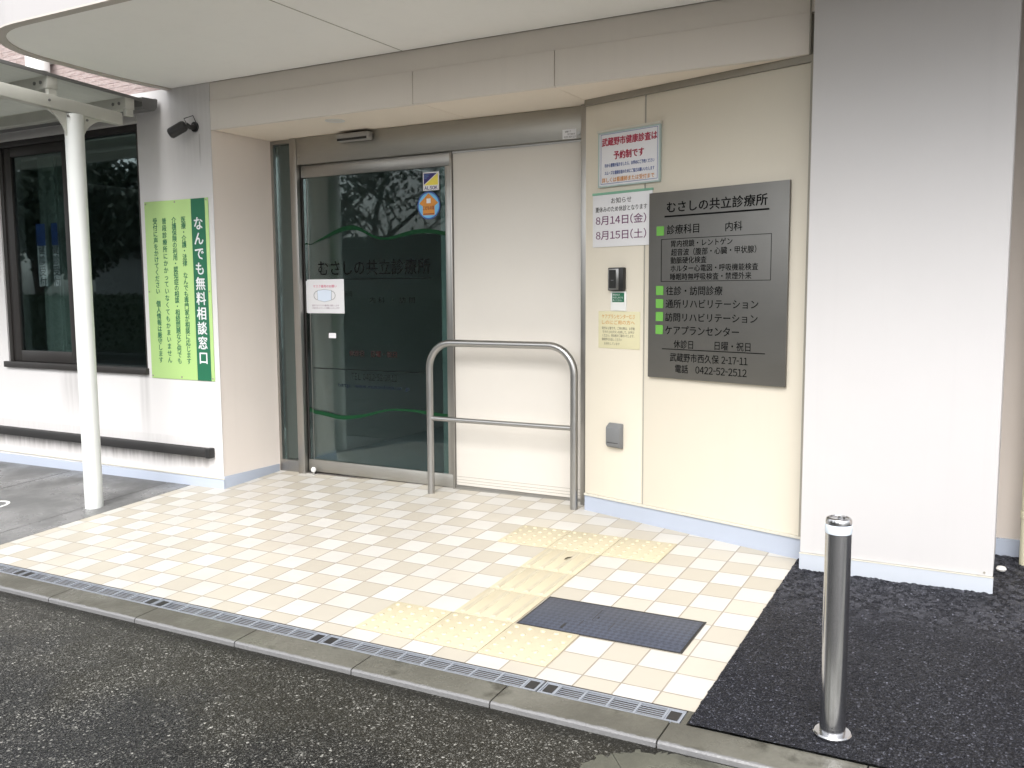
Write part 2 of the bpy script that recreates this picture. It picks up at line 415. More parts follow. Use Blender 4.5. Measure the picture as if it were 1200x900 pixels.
def asphalt_mat(name, tar, blotch, stones, dens, scale, rough, bstr, spec, street):
    m, nt, ln, b = nodes(name)
    pos = nt.new('ShaderNodeNewGeometry').outputs['Position']
    sx = nt.new('ShaderNodeSeparateXYZ'); ln.new(pos, sx.inputs[0])
    wob = nt.new('ShaderNodeVectorMath'); wob.operation = 'ADD'
    wn3 = N(nt, 'ShaderNodeTexNoise', Scale=60.0, Detail=2.0); ln.new(pos, wn3.inputs['Vector'])
    ln.new(pos, wob.inputs[0]); ln.new(scaled(nt, ln, wn3.outputs['Color'], (.012, .012, .012)), wob.inputs[1])
    P = wob.outputs[0]
    lay = []
    for k in (1.0, 1.9, 3.3):
        v = N(nt, 'ShaderNodeTexVoronoi', Scale=scale*k); ln.new(P, v.inputs['Vector'])
        sc = nt.new('ShaderNodeSeparateColor'); ln.new(v.outputs['Color'], sc.inputs[0])
        lay.append((v.outputs['Distance'], sc.outputs[0], sc.outputs[1]))
    big = noise(nt, ln, pos, 1.1, 7, .62)
    pb = ramp(nt, ln, big, .40, .62)
    if street:                                    # brownish grit gathers along the kerb, the lane is wet and dark
        near = ramp(nt, ln, math_(nt, ln, 'ADD', sx.outputs[1], math_(nt, ln, 'MULTIPLY', math_(nt, ln, 'SUBTRACT', big, .5), 1.6)), -1.0, -.60)
        pb = math_(nt, ln, 'ADD', math_(nt, ln, 'MULTIPLY', near, .9), math_(nt, ln, 'MULTIPLY', pb, .25))
    c = mixc(nt, ln, pb, tar, blotch)
    c = mixc(nt, ln, math_(nt, ln, 'MULTIPLY', noise(nt, ln, pos, 38, 5, .7), .75), c, tuple(k*.25 for k in tar))
    lo, hi = (.62, .38) if street else (.25, .75)
    amt = math_(nt, ln, 'ADD', math_(nt, ln, 'MULTIPLY', ramp(nt, ln, noise(nt, ln, pos, 2.4, 7, .68), .38, .66), lo), hi)
    if not street:                                 # loose raked clumps, paler grey, along the building
        fringe = ramp(nt, ln, math_(nt, ln, 'ADD', sx.outputs[1], math_(nt, ln, 'MULTIPLY', math_(nt, ln, 'SUBTRACT', noise(nt, ln, pos, 6, 5), .5), .5)), .80, 1.05)
        clump = N(nt, 'ShaderNodeTexVoronoi', Scale=48.0); ln.new(P, clump.inputs['Vector'])
        cs = nt.new('ShaderNodeSeparateColor'); ln.new(clump.outputs['Color'], cs.inputs[0])
        c = mixc(nt, ln, math_(nt, ln, 'MULTIPLY', math_(nt, ln, 'MULTIPLY', fringe, ramp(nt, ln, cs.outputs[0], .35, .9)), .8), c, (.055, .056, .066))
    for (d, r1, r2), th, st in zip(reversed(lay), (dens-.16, dens-.04, dens+.04), (.55, .8, 1.0)):
        pick = math_(nt, ln, 'MULTIPLY', ramp(nt, ln, r1, th, th+.05), ramp(nt, ln, d, .52, .34))
        scol = mixc(nt, ln, math_(nt, ln, 'POWER', r2, 2.2), tuple(k*.28 for k in stones), stones)
        c = mixc(nt, ln, math_(nt, ln, 'MULTIPLY', math_(nt, ln, 'MULTIPLY', pick, amt), st), c, scol)
    if street:
        wet = ramp(nt, ln, math_(nt, ln, 'ADD', sx.outputs[1], math_(nt, ln, 'MULTIPLY', math_(nt, ln, 'SUBTRACT', noise(nt, ln, pos, 5, 4), .5), .16)), -.40, -.335)
        c = mixc(nt, ln, math_(nt, ln, 'MULTIPLY', wet, .75), c, (.012, .0115, .009))
    ln.new(c, b.inputs['Base Color']); b.inputs['Specular IOR Level'].default_value = spec
    ln.new(math_(nt, ln, 'ADD', math_(nt, ln, 'MULTIPLY', ramp(nt, ln, big, .35, .65), .25), rough), b.inputs['Roughness'])
    h = math_(nt, ln, 'ADD', math_(nt, ln, 'SUBTRACT', 1.0, lay[0][0]), math_(nt, ln, 'MULTIPLY', lay[1][0], -.7))
    bump(nt, ln, h, bstr, .005, b)
    return m
M['road'] = asphalt_mat('wet_road_asphalt', (.0062, .0065, .0074), (.0275, .0255, .019), (.47, .46, .42), .79, 96, .22, .7, .23, True)
M['newasphalt'] = asphalt_mat('fresh_asphalt', (.0065, .0070, .0105), (.0100, .0106, .0155), (.155, .16, .195), .73, 112, .38, 1.0, .18, False)

def brick_mat():
    m, nt, ln, b = nodes('pink_split_brick')
    pos = nt.new('ShaderNodeNewGeometry').outputs['Position']
    s = nt.new('ShaderNodeSeparateXYZ'); ln.new(pos, s.inputs[0])
    c3 = nt.new('ShaderNodeCombineXYZ'); ln.new(s.outputs[0], c3.inputs[0]); ln.new(s.outputs[2], c3.inputs[1])
    bt = N(nt, 'ShaderNodeTexBrick', Scale=1.0); ln.new(c3.outputs[0], bt.inputs['Vector'])
    for k, v in (('Brick Width', .31), ('Row Height', .033), ('Mortar Size', .002), ('Bias', 0)): bt.inputs[k].default_value = v
    bt.inputs['Color1'].default_value = (.36, .285, .272, 1); bt.inputs['Color2'].default_value = (.29, .215, .20, 1); bt.inputs['Mortar'].default_value = (.20, .155, .15, 1)
    rough = noise(nt, ln, scaled(nt, ln, pos, (16, 16, 70)), 1, 6, .7)
    c = mixc(nt, ln, ramp(nt, ln, rough, .35, .75), bt.outputs[0], (.42, .36, .35))
    ln.new(c, b.inputs['Base Color']); b.inputs['Roughness'].default_value = .85
    bump(nt, ln, math_(nt, ln, 'ADD', math_(nt, ln, 'MULTIPLY', bt.outputs[1], -1.0), rough), .9, .012, b)
    return m
M['brick'] = brick_mat()

def cover_mat():
    m, nt, ln, b = nodes('steel_chequer_plate')
    pos = nt.new('ShaderNodeNewGeometry').outputs['Position']
    rot = N(nt, 'ShaderNodeMapping'); rot.inputs['Rotation'].default_value = (0, 0, R(45)); ln.new(pos, rot.inputs['Vector'])
    ch = N(nt, 'ShaderNodeTexChecker', Scale=52.0); ln.new(rot.outputs[0], ch.inputs['Vector'])
    nz = noise(nt, ln, pos, 7, 6)
    c = mixc(nt, ln, nz, (.055, .063, .090), (.090, .102, .138))
    c = mixc(nt, ln, math_(nt, ln, 'MULTIPLY', ch.outputs[1], .55), c, (.035, .04, .055))
    ln.new(c, b.inputs['Base Color']); b.inputs['Roughness'].default_value = .5; b.inputs['Metallic'].default_value = .25
    bump(nt, ln, math_(nt, ln, 'ADD', ch.outputs[1], noise(nt, ln, pos, 90, 3)), .5, .002, b)
    return m
M['cover'] = cover_mat()

# ================================================================ SETTING: ground surfaces
def sheet(name, xs, ys, zf, mat):
    mb = MB(); nx = len(xs)
    mb.v = [(x, y, zf(x, y)) for y in ys for x in xs]
    mb.f = [(j*nx+i, j*nx+i+1, (j+1)*nx+i+1, (j+1)*nx+i) for j in range(len(ys)-1) for i in range(nx-1)]
    return struct(mb.build(name, mat, fixn=False))
def zroad(x, y):
    return GX*max(-9, min(9, x)) - .0186 - .021 + .012*max(-4, min(0, y+.31))
sheet('ground', (-400, 400), (-400, 400), lambda x, y: -.45, M['apronconc'])
sheet('road', (-300, -9, -4, 0, 4, 9, 300), (-9.5, -4.31, -2, -.30), zroad, M['road'])
sheet('far_pavement', (-300, -9, 9, 300), (-60, -9.5), lambda x, y: zroad(x, -9)+.0, M['concrete'])
sheet('tiled_floor', (-2.63, 1.50), (-.09, 2.12), G, M['tiles'])
sheet('concrete_path', (-9, -3.925), (-.09, 1.6), G, M['concrete'])
sheet('concrete_path', (-3.915, -2.865), (-.09, 1.6), G, M['concrete'])
sheet('concrete_path', (-2.858, -2.634), (-.09, 1.6), G, M['concrete'])
sheet('path_joint', (-9.0, -2.60), (-.09, 1.6), lambda x, y: G(x, y)-.008, M['joint'])
# concrete patch in the gutter at the right, its edge worn and ragged
key = [(1.56, -.3155), (1.40, -.36), (1.30, -.45), (1.26, -.58), (1.34, -.70), (1.55, -.75), (2.2, -.76), (3.0, -.74), (4, -.75), (4, -.3155)]
pts = []
for (ax_, ay_), (bx_, by_) in zip(key[:-1], key[1:]):
    for k in range(14):
        f = k/14; j_ = 0 if ay_ == by_ or ax_ > 3.9 else .014
        pts.append((ax_+(bx_-ax_)*f+rnd.uniform(-j_, j_), min(-.3155, ay_+(by_-ay_)*f+rnd.uniform(-j_, j_))))
pts.append(key[-1])
mb = MB(); mb.quad(*[(x, y, zroad(x, y)+.003) for x, y in pts])
struct(mb.build('road_patch', M['apronconc'], fixn=False))
# fresh rough asphalt: a finely faceted sheet
def rough_sheet():
    mb = MB(); nx, ny = 330, 300; r = random.Random(3)
    from mathutils import noise as nz
    x0, x1, y0, y1 = 1.497, 3.3, -.18, 1.96
    for j in range(ny+1):
        for i in range(nx+1):
            x = x0+(x1-x0)*i/nx; y = y0+(y1-y0)*j/ny
            near = max(0, min(1, (y-.78+.15*nz.noise(Vector((x*3, y*3, 5))))/.25))
            h = .0035*(.5-nz.voronoi(Vector((x*95, y*95, 1)))[0][0])
            h += .0015*r.random()
            if near > 0: h += near*(.011*(.45-nz.voronoi(Vector((x*42, y*42, 2)))[0][0]) + .004*nz.noise(Vector((x*17, y*17, 7))))
            e = .005*nz.noise(Vector((y*22, 0, 0))) + .003*r.random() if i == 0 else 0
            mb.v.append((x+e, y, G(x, y)+.006+h if i else G(x, y)+.001))
    mb.f = [(j*(nx+1)+i, j*(nx+1)+i+1, (j+1)*(nx+1)+i+1, (j+1)*(nx+1)+i) for j in range(ny) for i in range(nx)]
    return struct(mb.build('asphalt_forecourt', M['newasphalt'], fixn=False, smooth=False))
rough_sheet()
sheet('asphalt_apron', (3.3, 9), (-.18, 3), lambda x, y: G(x, y)+.006, M['newasphalt'])
# kerb of concrete blocks with open joints
mb = MB()
xj = [-0.373 + .606*k for k in range(-14, 16)]
for a, b in zip(xj[:-1], xj[1:]):
    a += .003; b -= .003
    prof = [(-.182, -.30), (-.182, -.0105), (-.299, -.0175), (-.307, -.0195), (-.312, -.025), (-.315, -.075), (-.315, -.30)]
    pts0 = [(a, y, z+GX*max(-9, min(9, a))) for y, z in prof]; d = Vector((b-a, 0, GX*(b-a)))
    mb.prism(pts0, (0,0,0), d)
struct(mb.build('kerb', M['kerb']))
mb = MB(); mb.hexa([(-9, -.30, -.4), (9, -.30, -.4), (9, -.185, -.4), (-9, -.185, -.4), (-9, -.30, -9*GX-.035), (9, -.30, 9*GX-.035), (9, -.185, 9*GX-.035), (-9, -.185, -9*GX-.035)])
struct(mb.build('kerb_joint', M['joint']))
# drain channel
mb = MB(); mb.quad((-9, -.185, -9*GX-.07), (1.47, -.185, 1.47*GX-.07), (1.47, -.088, 1.47*GX-.07), (-9, -.088, -9*GX-.07))
mb.quad((-9, -.0905, -9*GX-.07), (1.47, -.0905, 1.47*GX-.07), (1.47, -.0905, 1.47*GX-.007), (-9, -.0905, -9*GX-.007))
mb.quad((1.4765, -.185, -.06), (1.4765, -.088, -.06), (1.4765, -.088, .0), (1.4765, -.185, .0))
struct(mb.build('drain_channel', M['joint'], fixn=False))
mb = MB(); mb.hexa([(1.4775, -.181, -.1), (1.497, -.181, -.1), (1.497, -.0905, -.1), (1.4775, -.0905, -.1)] + [(x, y, G(x, y)) for x, y in ((1.4775, -.181), (1.497, -.181), (1.497, -.0905), (1.4775, -.0905))])
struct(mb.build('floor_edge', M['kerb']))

def ring(m, x0, x1, y0, y1, t, z0, z1, M=None):         # one closed rectangular frame
    o = [(x0, y0), (x1, y0), (x1, y1), (x0, y1)]; i_ = [(x0+t, y0+t), (x1-t, y0+t), (x1-t, y1-t), (x0+t, y1-t)]
    n = len(m.v); P_ = [(x, y, z) for z in (z0, z1) for q in (o, i_) for x, y in q]
    m.v += [M(*p) for p in P_] if M else P_
    for k in range(4):
        j = (k+1) % 4
        m.f += [(n+k, n+4+k, n+4+j, n+j), (n+8+k, n+8+j, n+12+j, n+12+k), (n+k, n+j, n+8+j, n+8+k), (n+4+k, n+12+k, n+12+j, n+4+j)]
SLOPE = (math.atan(GY), -math.atan(GX), 0)
# drain grates
def make_grate(L, label):
    t = thing('drain_grate', label, 'drain grate', (0, 0, 0), 'drain grates along the kerb', SLOPE)
    w0, w1 = -.041, .041
    m = MB()
    ring(m, 0, L, w0, w1, .006, -.008, 0)
    m.build('frame', M['galv'], t, off=(0,0,0))
    m = MB()
    for k in range(1, 6):
        y = w0+.003+k*(w1-w0-.006)/6
        m = MB(); m.box(.0645, L-.0645, y-.0017, y+.0017, -.0036, -.002); m.build('bar', M['galv'], t, off=(0,0,0))
    n = max(2, round((L-.12)/.105))
    for k in range(n+1):
        x = .060 + (L-.12)*k/n; m = MB(); m.box(x-.004, x+.004, w0+.0062, w1-.0062, -.008, -.001); m.build('cross_bar', M['galv'], t, off=(0,0,0))
    for x in (.0075, L-.0555):
        m = MB(); m.box(x, x+.048, w0+.0063, w1-.0063, -.012, -.003); e = m.build('end_plate', M['galv'], t, off=(0,0,0))
        m = MB(); m.box(x+.006, x+.044, w0+.014, w1-.014, -.0028, -.0012); m.build('rubber_pad', M['black'], e, off=(0,0,0))
    return t
def copy_tree(o, parent=None):
    c = o.copy(); COL.objects.link(c); c.parent = parent
    for ch in list(o.children): copy_tree(ch, c)
    return c
gl = ['grey drain grate in front of the concrete path, farthest left by the road',
      'grey drain grate at the left corner of the tiled floor',
      'grey drain grate before the middle of the tiled floor, left of the yellow dotted blocks',
      'grey drain grate in front of the yellow dotted blocks',
      ]
g0 = make_grate(.990, gl[0])
for i, x in enumerate((-3.035, -2.038, -1.043, -.045)):
    o = g0 if i == 0 else copy_tree(g0)
    o['label'] = gl[i]; o.location = (x, -.136, G(x, -.136)-.001)
o = make_grate(.520, 'short grey drain grate ending at the black asphalt'); o.location = (.953, -.136, G(.953, -.136)-.001)

# tactile blocks (local origin at their front left corner)
def make_tactile(kind, label, group):
    t = thing('tactile_block', label, 'tactile block', (0,0,0), group, SLOPE)
    m = MB(); m.box(.002, .298, .002, .298, -.004, .0045); m.build('plate', M['tactile'], t, bevel=.0015, off=(0,0,0))
    m = MB()
    if kind == 'dot':
        for i in range(5):
            for j in range(5):
                m.lathe([(.0120, 0), (.0110, .002), (.0085, .0042), (.004, .0052)], (.03+.06*i, .03+.06*j, .0044), 14)
        m.build('dots', M['tactile'], t, off=(0,0,0))
    else:
        for i in range(4):
            x = .0375+.075*i; m.hexa([(x-.0135, .015, .0044), (x+.0135, .015, .0044), (x+.0135, .285, .0044), (x-.0135, .285, .0044), (x-.0085, .022, .0094), (x+.0085, .022, .0094), (x+.0085, .278, .0094), (x-.0085, .278, .0094)])
        m.build('bars', M['tactbar'], t, off=(0,0,0))
    return t
spec = [('dot', 0, 0, 'front left yellow dotted block beside the drain grates', 'dotted tactile blocks in the front row'),
        ('dot', .3, 0, 'front middle yellow dotted block, below the ribbed blocks', 'dotted tactile blocks in the front row'),
        ('dot', .6, 0, 'front right yellow dotted block touching the dark steel cover', 'dotted tactile blocks in the front row'),
        ('bar', .3, .3, 'yellow ribbed block beside the dark steel cover, nearest the road', 'ribbed tactile blocks in line to the door'),
        ('bar', .3, .6, 'yellow ribbed block between two other ribbed blocks', 'ribbed tactile blocks in line to the door'),
        ('bar', .3, .9, 'yellow ribbed block with a small dark leaf lying on it', 'ribbed tactile blocks in line to the door'),
        ('dot', 0, 1.2, 'rear left yellow dotted block nearest the steel handrail', 'dotted tactile blocks in the rear row'),
        ('dot', .3, 1.2, 'rear middle yellow dotted block at the head of the ribbed line', 'dotted tactile blocks in the rear row'),
        ('dot', .6, 1.2, 'rear right yellow dotted block nearest the grey sign board wall', 'dotted tactile blocks in the rear row')]
proto = {}
for kind, x, y, lab, grp in spec:
    if kind not in proto: t = proto[kind] = make_tactile(kind, lab, grp)
    else: t = copy_tree(proto[kind])
    t['label'] = lab; t['group'] = grp; t.location = (x, y, G(x, y)+.0005)

# steel inspection cover
t = thing('inspection_cover', 'dark blue grey rectangular steel cover set in the entrance tiles', 'cover', (.60, .30, G(.60, .30)), rot=SLOPE)
m = MB(); ring(m, .008, .722, .004, .318, .011, -.02, .0030); m.build('frame', M['black'], t, off=(0,0,0))
m = MB(); m.box(.018, .712, .010, .303, -.015, .005); m.build('lid', M['cover'], t, bevel=.001, off=(0,0,0))
for q in ((.195, .206, .03, .075), (.30, .306, .175, .187)):
    m = MB(); m.box(*q, .004, .0063); m.build('lifting_slot', M['black'], t, off=(0,0,0))
for q in ((.255, .258, .085, .135), (.285, .288, .15, .26), (.385, .388, .085, .16), (.41, .413, .19, .215)):
    m = MB(); m.box(*q, .004, .0056); m.build('groove', M['black'], t, off=(0,0,0))

m = MB(); c0 = Vector((.478, 1.075)); dl_ = Vector((.35, .94)).normalized(); dn_ = Vector((-dl_.y, dl_.x)); ring_ = []
for a_, w_ in ((-.026, 0), (-.012, .006), (.006, .007), (.030, 0), (.006, -.005), (-.012, -.006)):
    q = c0+dl_*a_+dn_*w_; ring_.append((q.x, q.y, G(q.x, q.y)+.0105+abs(w_)*.5))
m.prism(ring_, (0, 0, 0), (0, 0, .0012)); o = m.build('leaf', M['deadleaf']); tag(o, 'small dark fallen leaf on the ribbed yellow block nearest the entrance', 'leaf')
# small white stone and ring
t = MB(); t.lathe([(.004, 0), (.017, .004), (.022, .012), (.017, .021), (.005, .025)], (2.362, 1.655, G(2.362, 1.655)+.008), 14)
o = t.build('stone', M['stone']); tag(o, 'small white stone on the black asphalt by the pillar', 'stone')
m = MB(); c = (-3.535, .61)
for k in range(40):
    a, b = 2*math.pi*k/40, 2*math.pi*(k+1)/40
    p = [(c[0]+r_*math.cos(w), c[1]+r_*math.sin(w)) for r_, w in ((.085, a), (.105, a), (.105, b), (.085, b))]
    m.hexa([(x, y, G(x, y)-.01) for x, y in p]+[(x, y, G(x, y)+.003) for x, y in p])
o = m.build('drain_ring', M['white']); tag(o, 'white round drain rim in the grey concrete path', 'drain rim')

# ================================================================ THE CLINIC BUILDING
B = thing('clinic_building', 'cream and white clinic entrance with curved canopy and pink brick above', 'building', (0, 1.5, 0))
def part(name, mat, mb, parent=None, bevel=0, label=None):
    o = mb.build(name, mat, parent or B, bevel=bevel)
    if label: o['label'] = label
    return o
WX0, WX1, WZ0, WZ1 = -4.66, -3.03, .835, 2.575
# left wall with its window opening, and return wall
m = MB()
m.box(-9, -2.32, 1.49, 1.69, -.3, WZ0); m.box(-9, WX0, 1.49, 1.69, WZ0+.0, WZ1); m.box(WX1, -2.32, 1.49, 1.69, WZ0, WZ1); m.box(-9, -2.32, 1.49, 1.69, WZ1, 2.773)
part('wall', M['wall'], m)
m = MB(); m.box(-2.345, -2.3205, 1.492, 2.12, -.1, 2.4655); m.box(-2.345, -2.326, 1.69, 2.12, 2.4655, 2.7)
# the return wall stands 1 mm proud of the front wall's end
m = MB(); m.box(-2.50, -2.319, 1.6905, 2.10, -.1, 2.773); m.box(-2.3195, -2.319, 1.4915, 1.6905, -.1, 2.466)
part('wall', M['return'], m, label='shaded beige side wall of the recess')
m = MB(); m.box(-12, 5.2, 1.493, 1.75, 2.774, 7.5); part('brick_wall', M['brick'], m)
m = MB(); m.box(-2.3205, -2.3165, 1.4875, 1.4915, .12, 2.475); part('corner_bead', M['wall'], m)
# base boards
def gbase(x0, x1, y0, y1, top):
    m = MB(); m.hexa([(x0,y0,-.2),(x1,y0,-.2),(x1,y1,-.2),(x0,y1,-.2)]+[(x, y, top(x)) for x, y in ((x0,y0),(x1,y0),(x1,y1),(x0,y1))]); return m
part('baseboard', M['base'], gbase(-9, -2.309, 1.480, 1.4897, lambda x: .127+.006*(x+2.33)), bevel=.002)
m = gbase(-2.3187, -2.309, 1.4899, 2.02, lambda x: .150); part('baseboard', M['base'], m, bevel=.002)
m = MB(); m.box(-9, -2.3095, 1.4825, 1.4897, .1305, .1365); part('drip_edge', M['trimlight'], m)
# fascia band above the recess
for a, b in ((-2.316, -.7035), (-.6985, .1985), (.2035, 1.492)):
    m = MB(); m.box(a, b, 1.488, 1.52, 2.4655, 2.6498); part('fascia_panel', M['fascia'], m, bevel=.0015)
m = MB(); m.box(-2.316, 1.54, 1.492, 1.56, 2.650, 2.7690); part('fascia', M['fascia'], m, bevel=.0015)
m = MB(); m.box(-2.316, 1.54, 1.521, 1.56, 2.47, 2.6495); part('joint_backing', M['joint'], m)
# soffit of the recess, boards with gaps
for a, b in ((.1925, 1.62), (-.6595, .1885), (-2.318, -.6635)):
    m = MB(); m.box(a, b, 1.5205, 2.12, 2.467, 2.49); sf = part('soffit_board', M['soffit'], m)
m = MB(); m.box(-2.318, 1.62, 1.5615, 2.12, 2.491, 2.60); part('joint_backing', M['joint'], m)
m = MB(); m.lathe([(.062, 2.4640), (.062, 2.4665)], (-1.41, 1.655, 0), 28); dl = part('downlight', M['white'], m, sf)
m = MB(); m.lathe([(.040, 2.4630), (.046, 2.4639)], (-1.41, 1.655, 0), 28); part('lens', M['lampglass'], m, sf)
# canopy slab with rounded left end
out = [(-2.705, 1.487)] + [(-2.72, 1.30), (-2.728, 1.10), (-2.715, .90), (-2.69, .70)]
cx, cy, rx, ry = -2.13, .62, .55, .57
for k in range(0, 13):
    w = math.pi + (math.pi/2)*k/12
    out.append((cx+rx*math.cos(w), cy+ry*math.sin(w)))
out = out[:5] + [p for p in out[5:] if p[1] < .62] + [(4.6, .05), (4.6, 1.487)]
m = MB(); m.prism([(x, y, 0) for x, y in out], (0, 0, 2.7695), (0, 0, 3.20)); can = part('canopy', M['ceiling'], m)
def off_poly(pts, d):
    res = []
    for i, p in enumerate(pts):
        a = Vector(pts[max(i-1, 0)]); b = Vector(pts[min(i+1, len(pts)-1)]); t = (b-a).normalized(); n = Vector((-t.y, t.x)); res.append((p[0]-n.x*(-d), p[1]-n.y*(-d)))
    return res
edge = out[:-1]; e_out = off_poly(edge, -.013); e_in = off_poly(edge, .040)
def ribbon(ea, eb, z0, z1):
    m = MB()
    for i in range(len(ea)-1):
        m.hexa([(*ea[i], z0), (*ea[i+1], z0), (*eb[i+1], z0), (*eb[i], z0), (*ea[i], z1), (*ea[i+1], z1), (*eb[i+1], z1), (*eb[i], z1)])
    return m
part('canopy_edge_trim', M['cantrim'], ribbon(e_out, e_in, 2.760, 2.7690), can)
part('canopy_fascia', M['canfascia'], ribbon(off_poly(edge, -.012), off_poly(edge, -.002), 2.7695, 3.215), can)
m = MB(); m.box(-.7675, -.7635, .10, 1.485, 2.7675, 2.7710); part('ceiling_joint', M['trim'], m, can)
# diagonal cream wall
A0 = Vector((.215, 1.895, 0)); U = (Vector((1.53, 1.50, 0))-A0).normalized(); NN = Vector((U.y, -U.x, 0))
if NN.y > 0: NN = -NN
def D(u, v, w=0.0): p = A0+U*u+NN*w; return (p.x, p.y, v)
TL = 1.365
m = MB()
m.box(.405, TL, -.06, 0, .2195, 2.432, M=lambda u, w, v: D(u, v, w))
dw = part('entrance_wall', M['diag'], m, bevel=.001)
m = MB(); m.box(-.02, .394, -.06, 0, .2195, 2.432, M=lambda u, w, v: D(u, v, w)); part('wall_panel', M['diag'], m, dw, bevel=.001)
m = MB(); m.box(.3942, .4048, -.05, -.003, .22, 2.43, M=lambda u, w, v: D(u, v, w)); part('panel_joint', M['seam'], m, dw)
m = MB(); m.box(-.02, TL, -.06, .012, 2.4335, 2.4665, M=lambda u, w, v: D(u, v, w)); part('trim', M['trim'], m, dw)
m = MB(); m.box(1.347, TL, 0.0005, .012, .22, 2.433, M=lambda u, w, v: D(u, v, w)); part('trim', M['trim'], m, dw)
m = MB(); m.box(-.02, TL, -.06, .012, .207, .219, M=lambda u, w, v: D(u, v, w)); part('trim', M['trimlight'], m, dw)
m = MB(); m.box(-.02, TL, -.06, .004, -.1, .2065, M=lambda u, w, v: D(u, v, w)); part('baseboard', M['base'], m, dw)
# white pillar and wall to the right
m = MB(); m.box(1.536, 2.333, 1.366, 2.3, .182, 2.7690); m.box(1.54, 2.329, 1.3695, 2.3, -.1, .182)
pl = part('pillar', M['pillar'], m, bevel=.004)
m = MB(); m.box(1.534, 2.335, 1.360, 1.3655, -.1, .176); part('baseboard', M['basewhite'], m, pl, bevel=.0015)
m = MB(); m.box(1.534, 2.335, 1.3585, 1.3655, .1765, .182); part('drip_edge', M['trimlight'], m, pl)
m = MB(); m.tube([(2.30, 1.3655, .196), (2.30, 1.3635, .196)], .005, 10); part('screw', M['trim'], m, pl)
m = MB(); m.box(2.333, 6, 1.90, 2.1, .225, 2.7690); part('wall', M['backwall'], m)
m = MB(); m.box(2.333, 6, 1.892, 1.8995, -.1, .222); part('baseboard', M['base'], m)
m = MB(); m.box(1.495, 1.5355, 1.52, 1.56, 2.40, 2.655); part('fascia_gap', M['trim'], m)
m = MB(); m.box(1.4925, 1.499, 1.4885, 1.51, 2.4655, 2.72); part('fascia_end_trim', M['trim'], m)

# window on the left
win = thing('window', None, None); win.parent = B; win.location = (0, 0, 0)
m = MB()
m.box(WX0, WX1, 1.502, 1.60, WZ1-.045, WZ1); m.box(WX0, WX0+.04, 1.502, 1.60, WZ0+.035, WZ1-.045); m.box(WX1-.032, WX1, 1.502, 1.60, WZ0+.035, WZ1-.045)
m.box(-3.80, -3.755, 1.504, 1.598, WZ0+.035, WZ1-.045)
fr = m.build('frame', M['brown'], win, bevel=.002)
m = MB(); m.box(WX0-.03, WX1+.012, 1.462, 1.60, WZ0-.012, WZ0+.034); m.build('sill', M['brown'], win, bevel=.003)
m = MB(); m.box(WX0-.03, WX1+.01, 1.478, 1.4895, WZ1-.002, WZ1+.058); m.build('lintel', M['lintel'], win, bevel=.002)
m = MB(); x0, x1, z0, z1 = WX0+.041, -3.801, WZ0+.037, WZ1-.047
m.box(x0, x0+.095, 1.512, 1.55, z0, z1); m.box(x1-.10, x1, 1.512, 1.55, z0, z1); m.box(x0+.095, x1-.10, 1.512, 1.55, z0, z0+.085); m.box(x0+.095, x1-.10, 1.512, 1.55, z1-.07, z1)
m.build('sash', M['brown'], win, bevel=.003)
m = MB(); m.box(x0+.09, x1-.095, 1.528, 1.534, z0+.08, z1-.065); m.build('pane', M['glasswin'], win)
m = MB(); m.box(-3.754, WX1-.033, 1.540, 1.546, WZ0+.036, WZ1-.046); m.build('pane', M['glasswin'], win)
# rooms behind the glass (closed dark boxes)
m = MB()
for q in ((-7, -2.60, 5.0, 5.1, -.1, 2.7), (-7.1, -7, 1.7, 5.1, -.1, 2.7), (-2.60, -2.51, 1.7, 5.1, -.1, 2.7), (-2.42, 3, 4.4, 4.5, 0, 2.49), (-2.49, -2.42, 2.12, 6.1, 0, 2.49), (1.2, 1.3, 2.42, 4.39, 0, 2.49), (-.80, 1.19, 2.32, 2.4, 0, 2.49)):
    m = MB(); m.box(*q); part('room_wall', M['room'], m)
for q in ((-6.99, -2.61, 1.7, 4.99, 2.65, 2.7), (-2.42, 1.2, 2.125, 6, 2.5, 2.6)):
    m = MB(); m.box(*q); part('room_ceiling', M['room'], m)
for q in ((-6.99, -2.61, 1.70, 4.99, -.12, .05), (-2.415, 1.19, 2.1305, 4.39, .0, .105)):
    m = MB(); m.box(*q); part('room_floor', M['roomfloor'], m)
m = MB(); m.box(-2.0, -.2, 3.9, 4.35, .106, 1.1); part('reception_counter', M['counter'], m, bevel=.01)
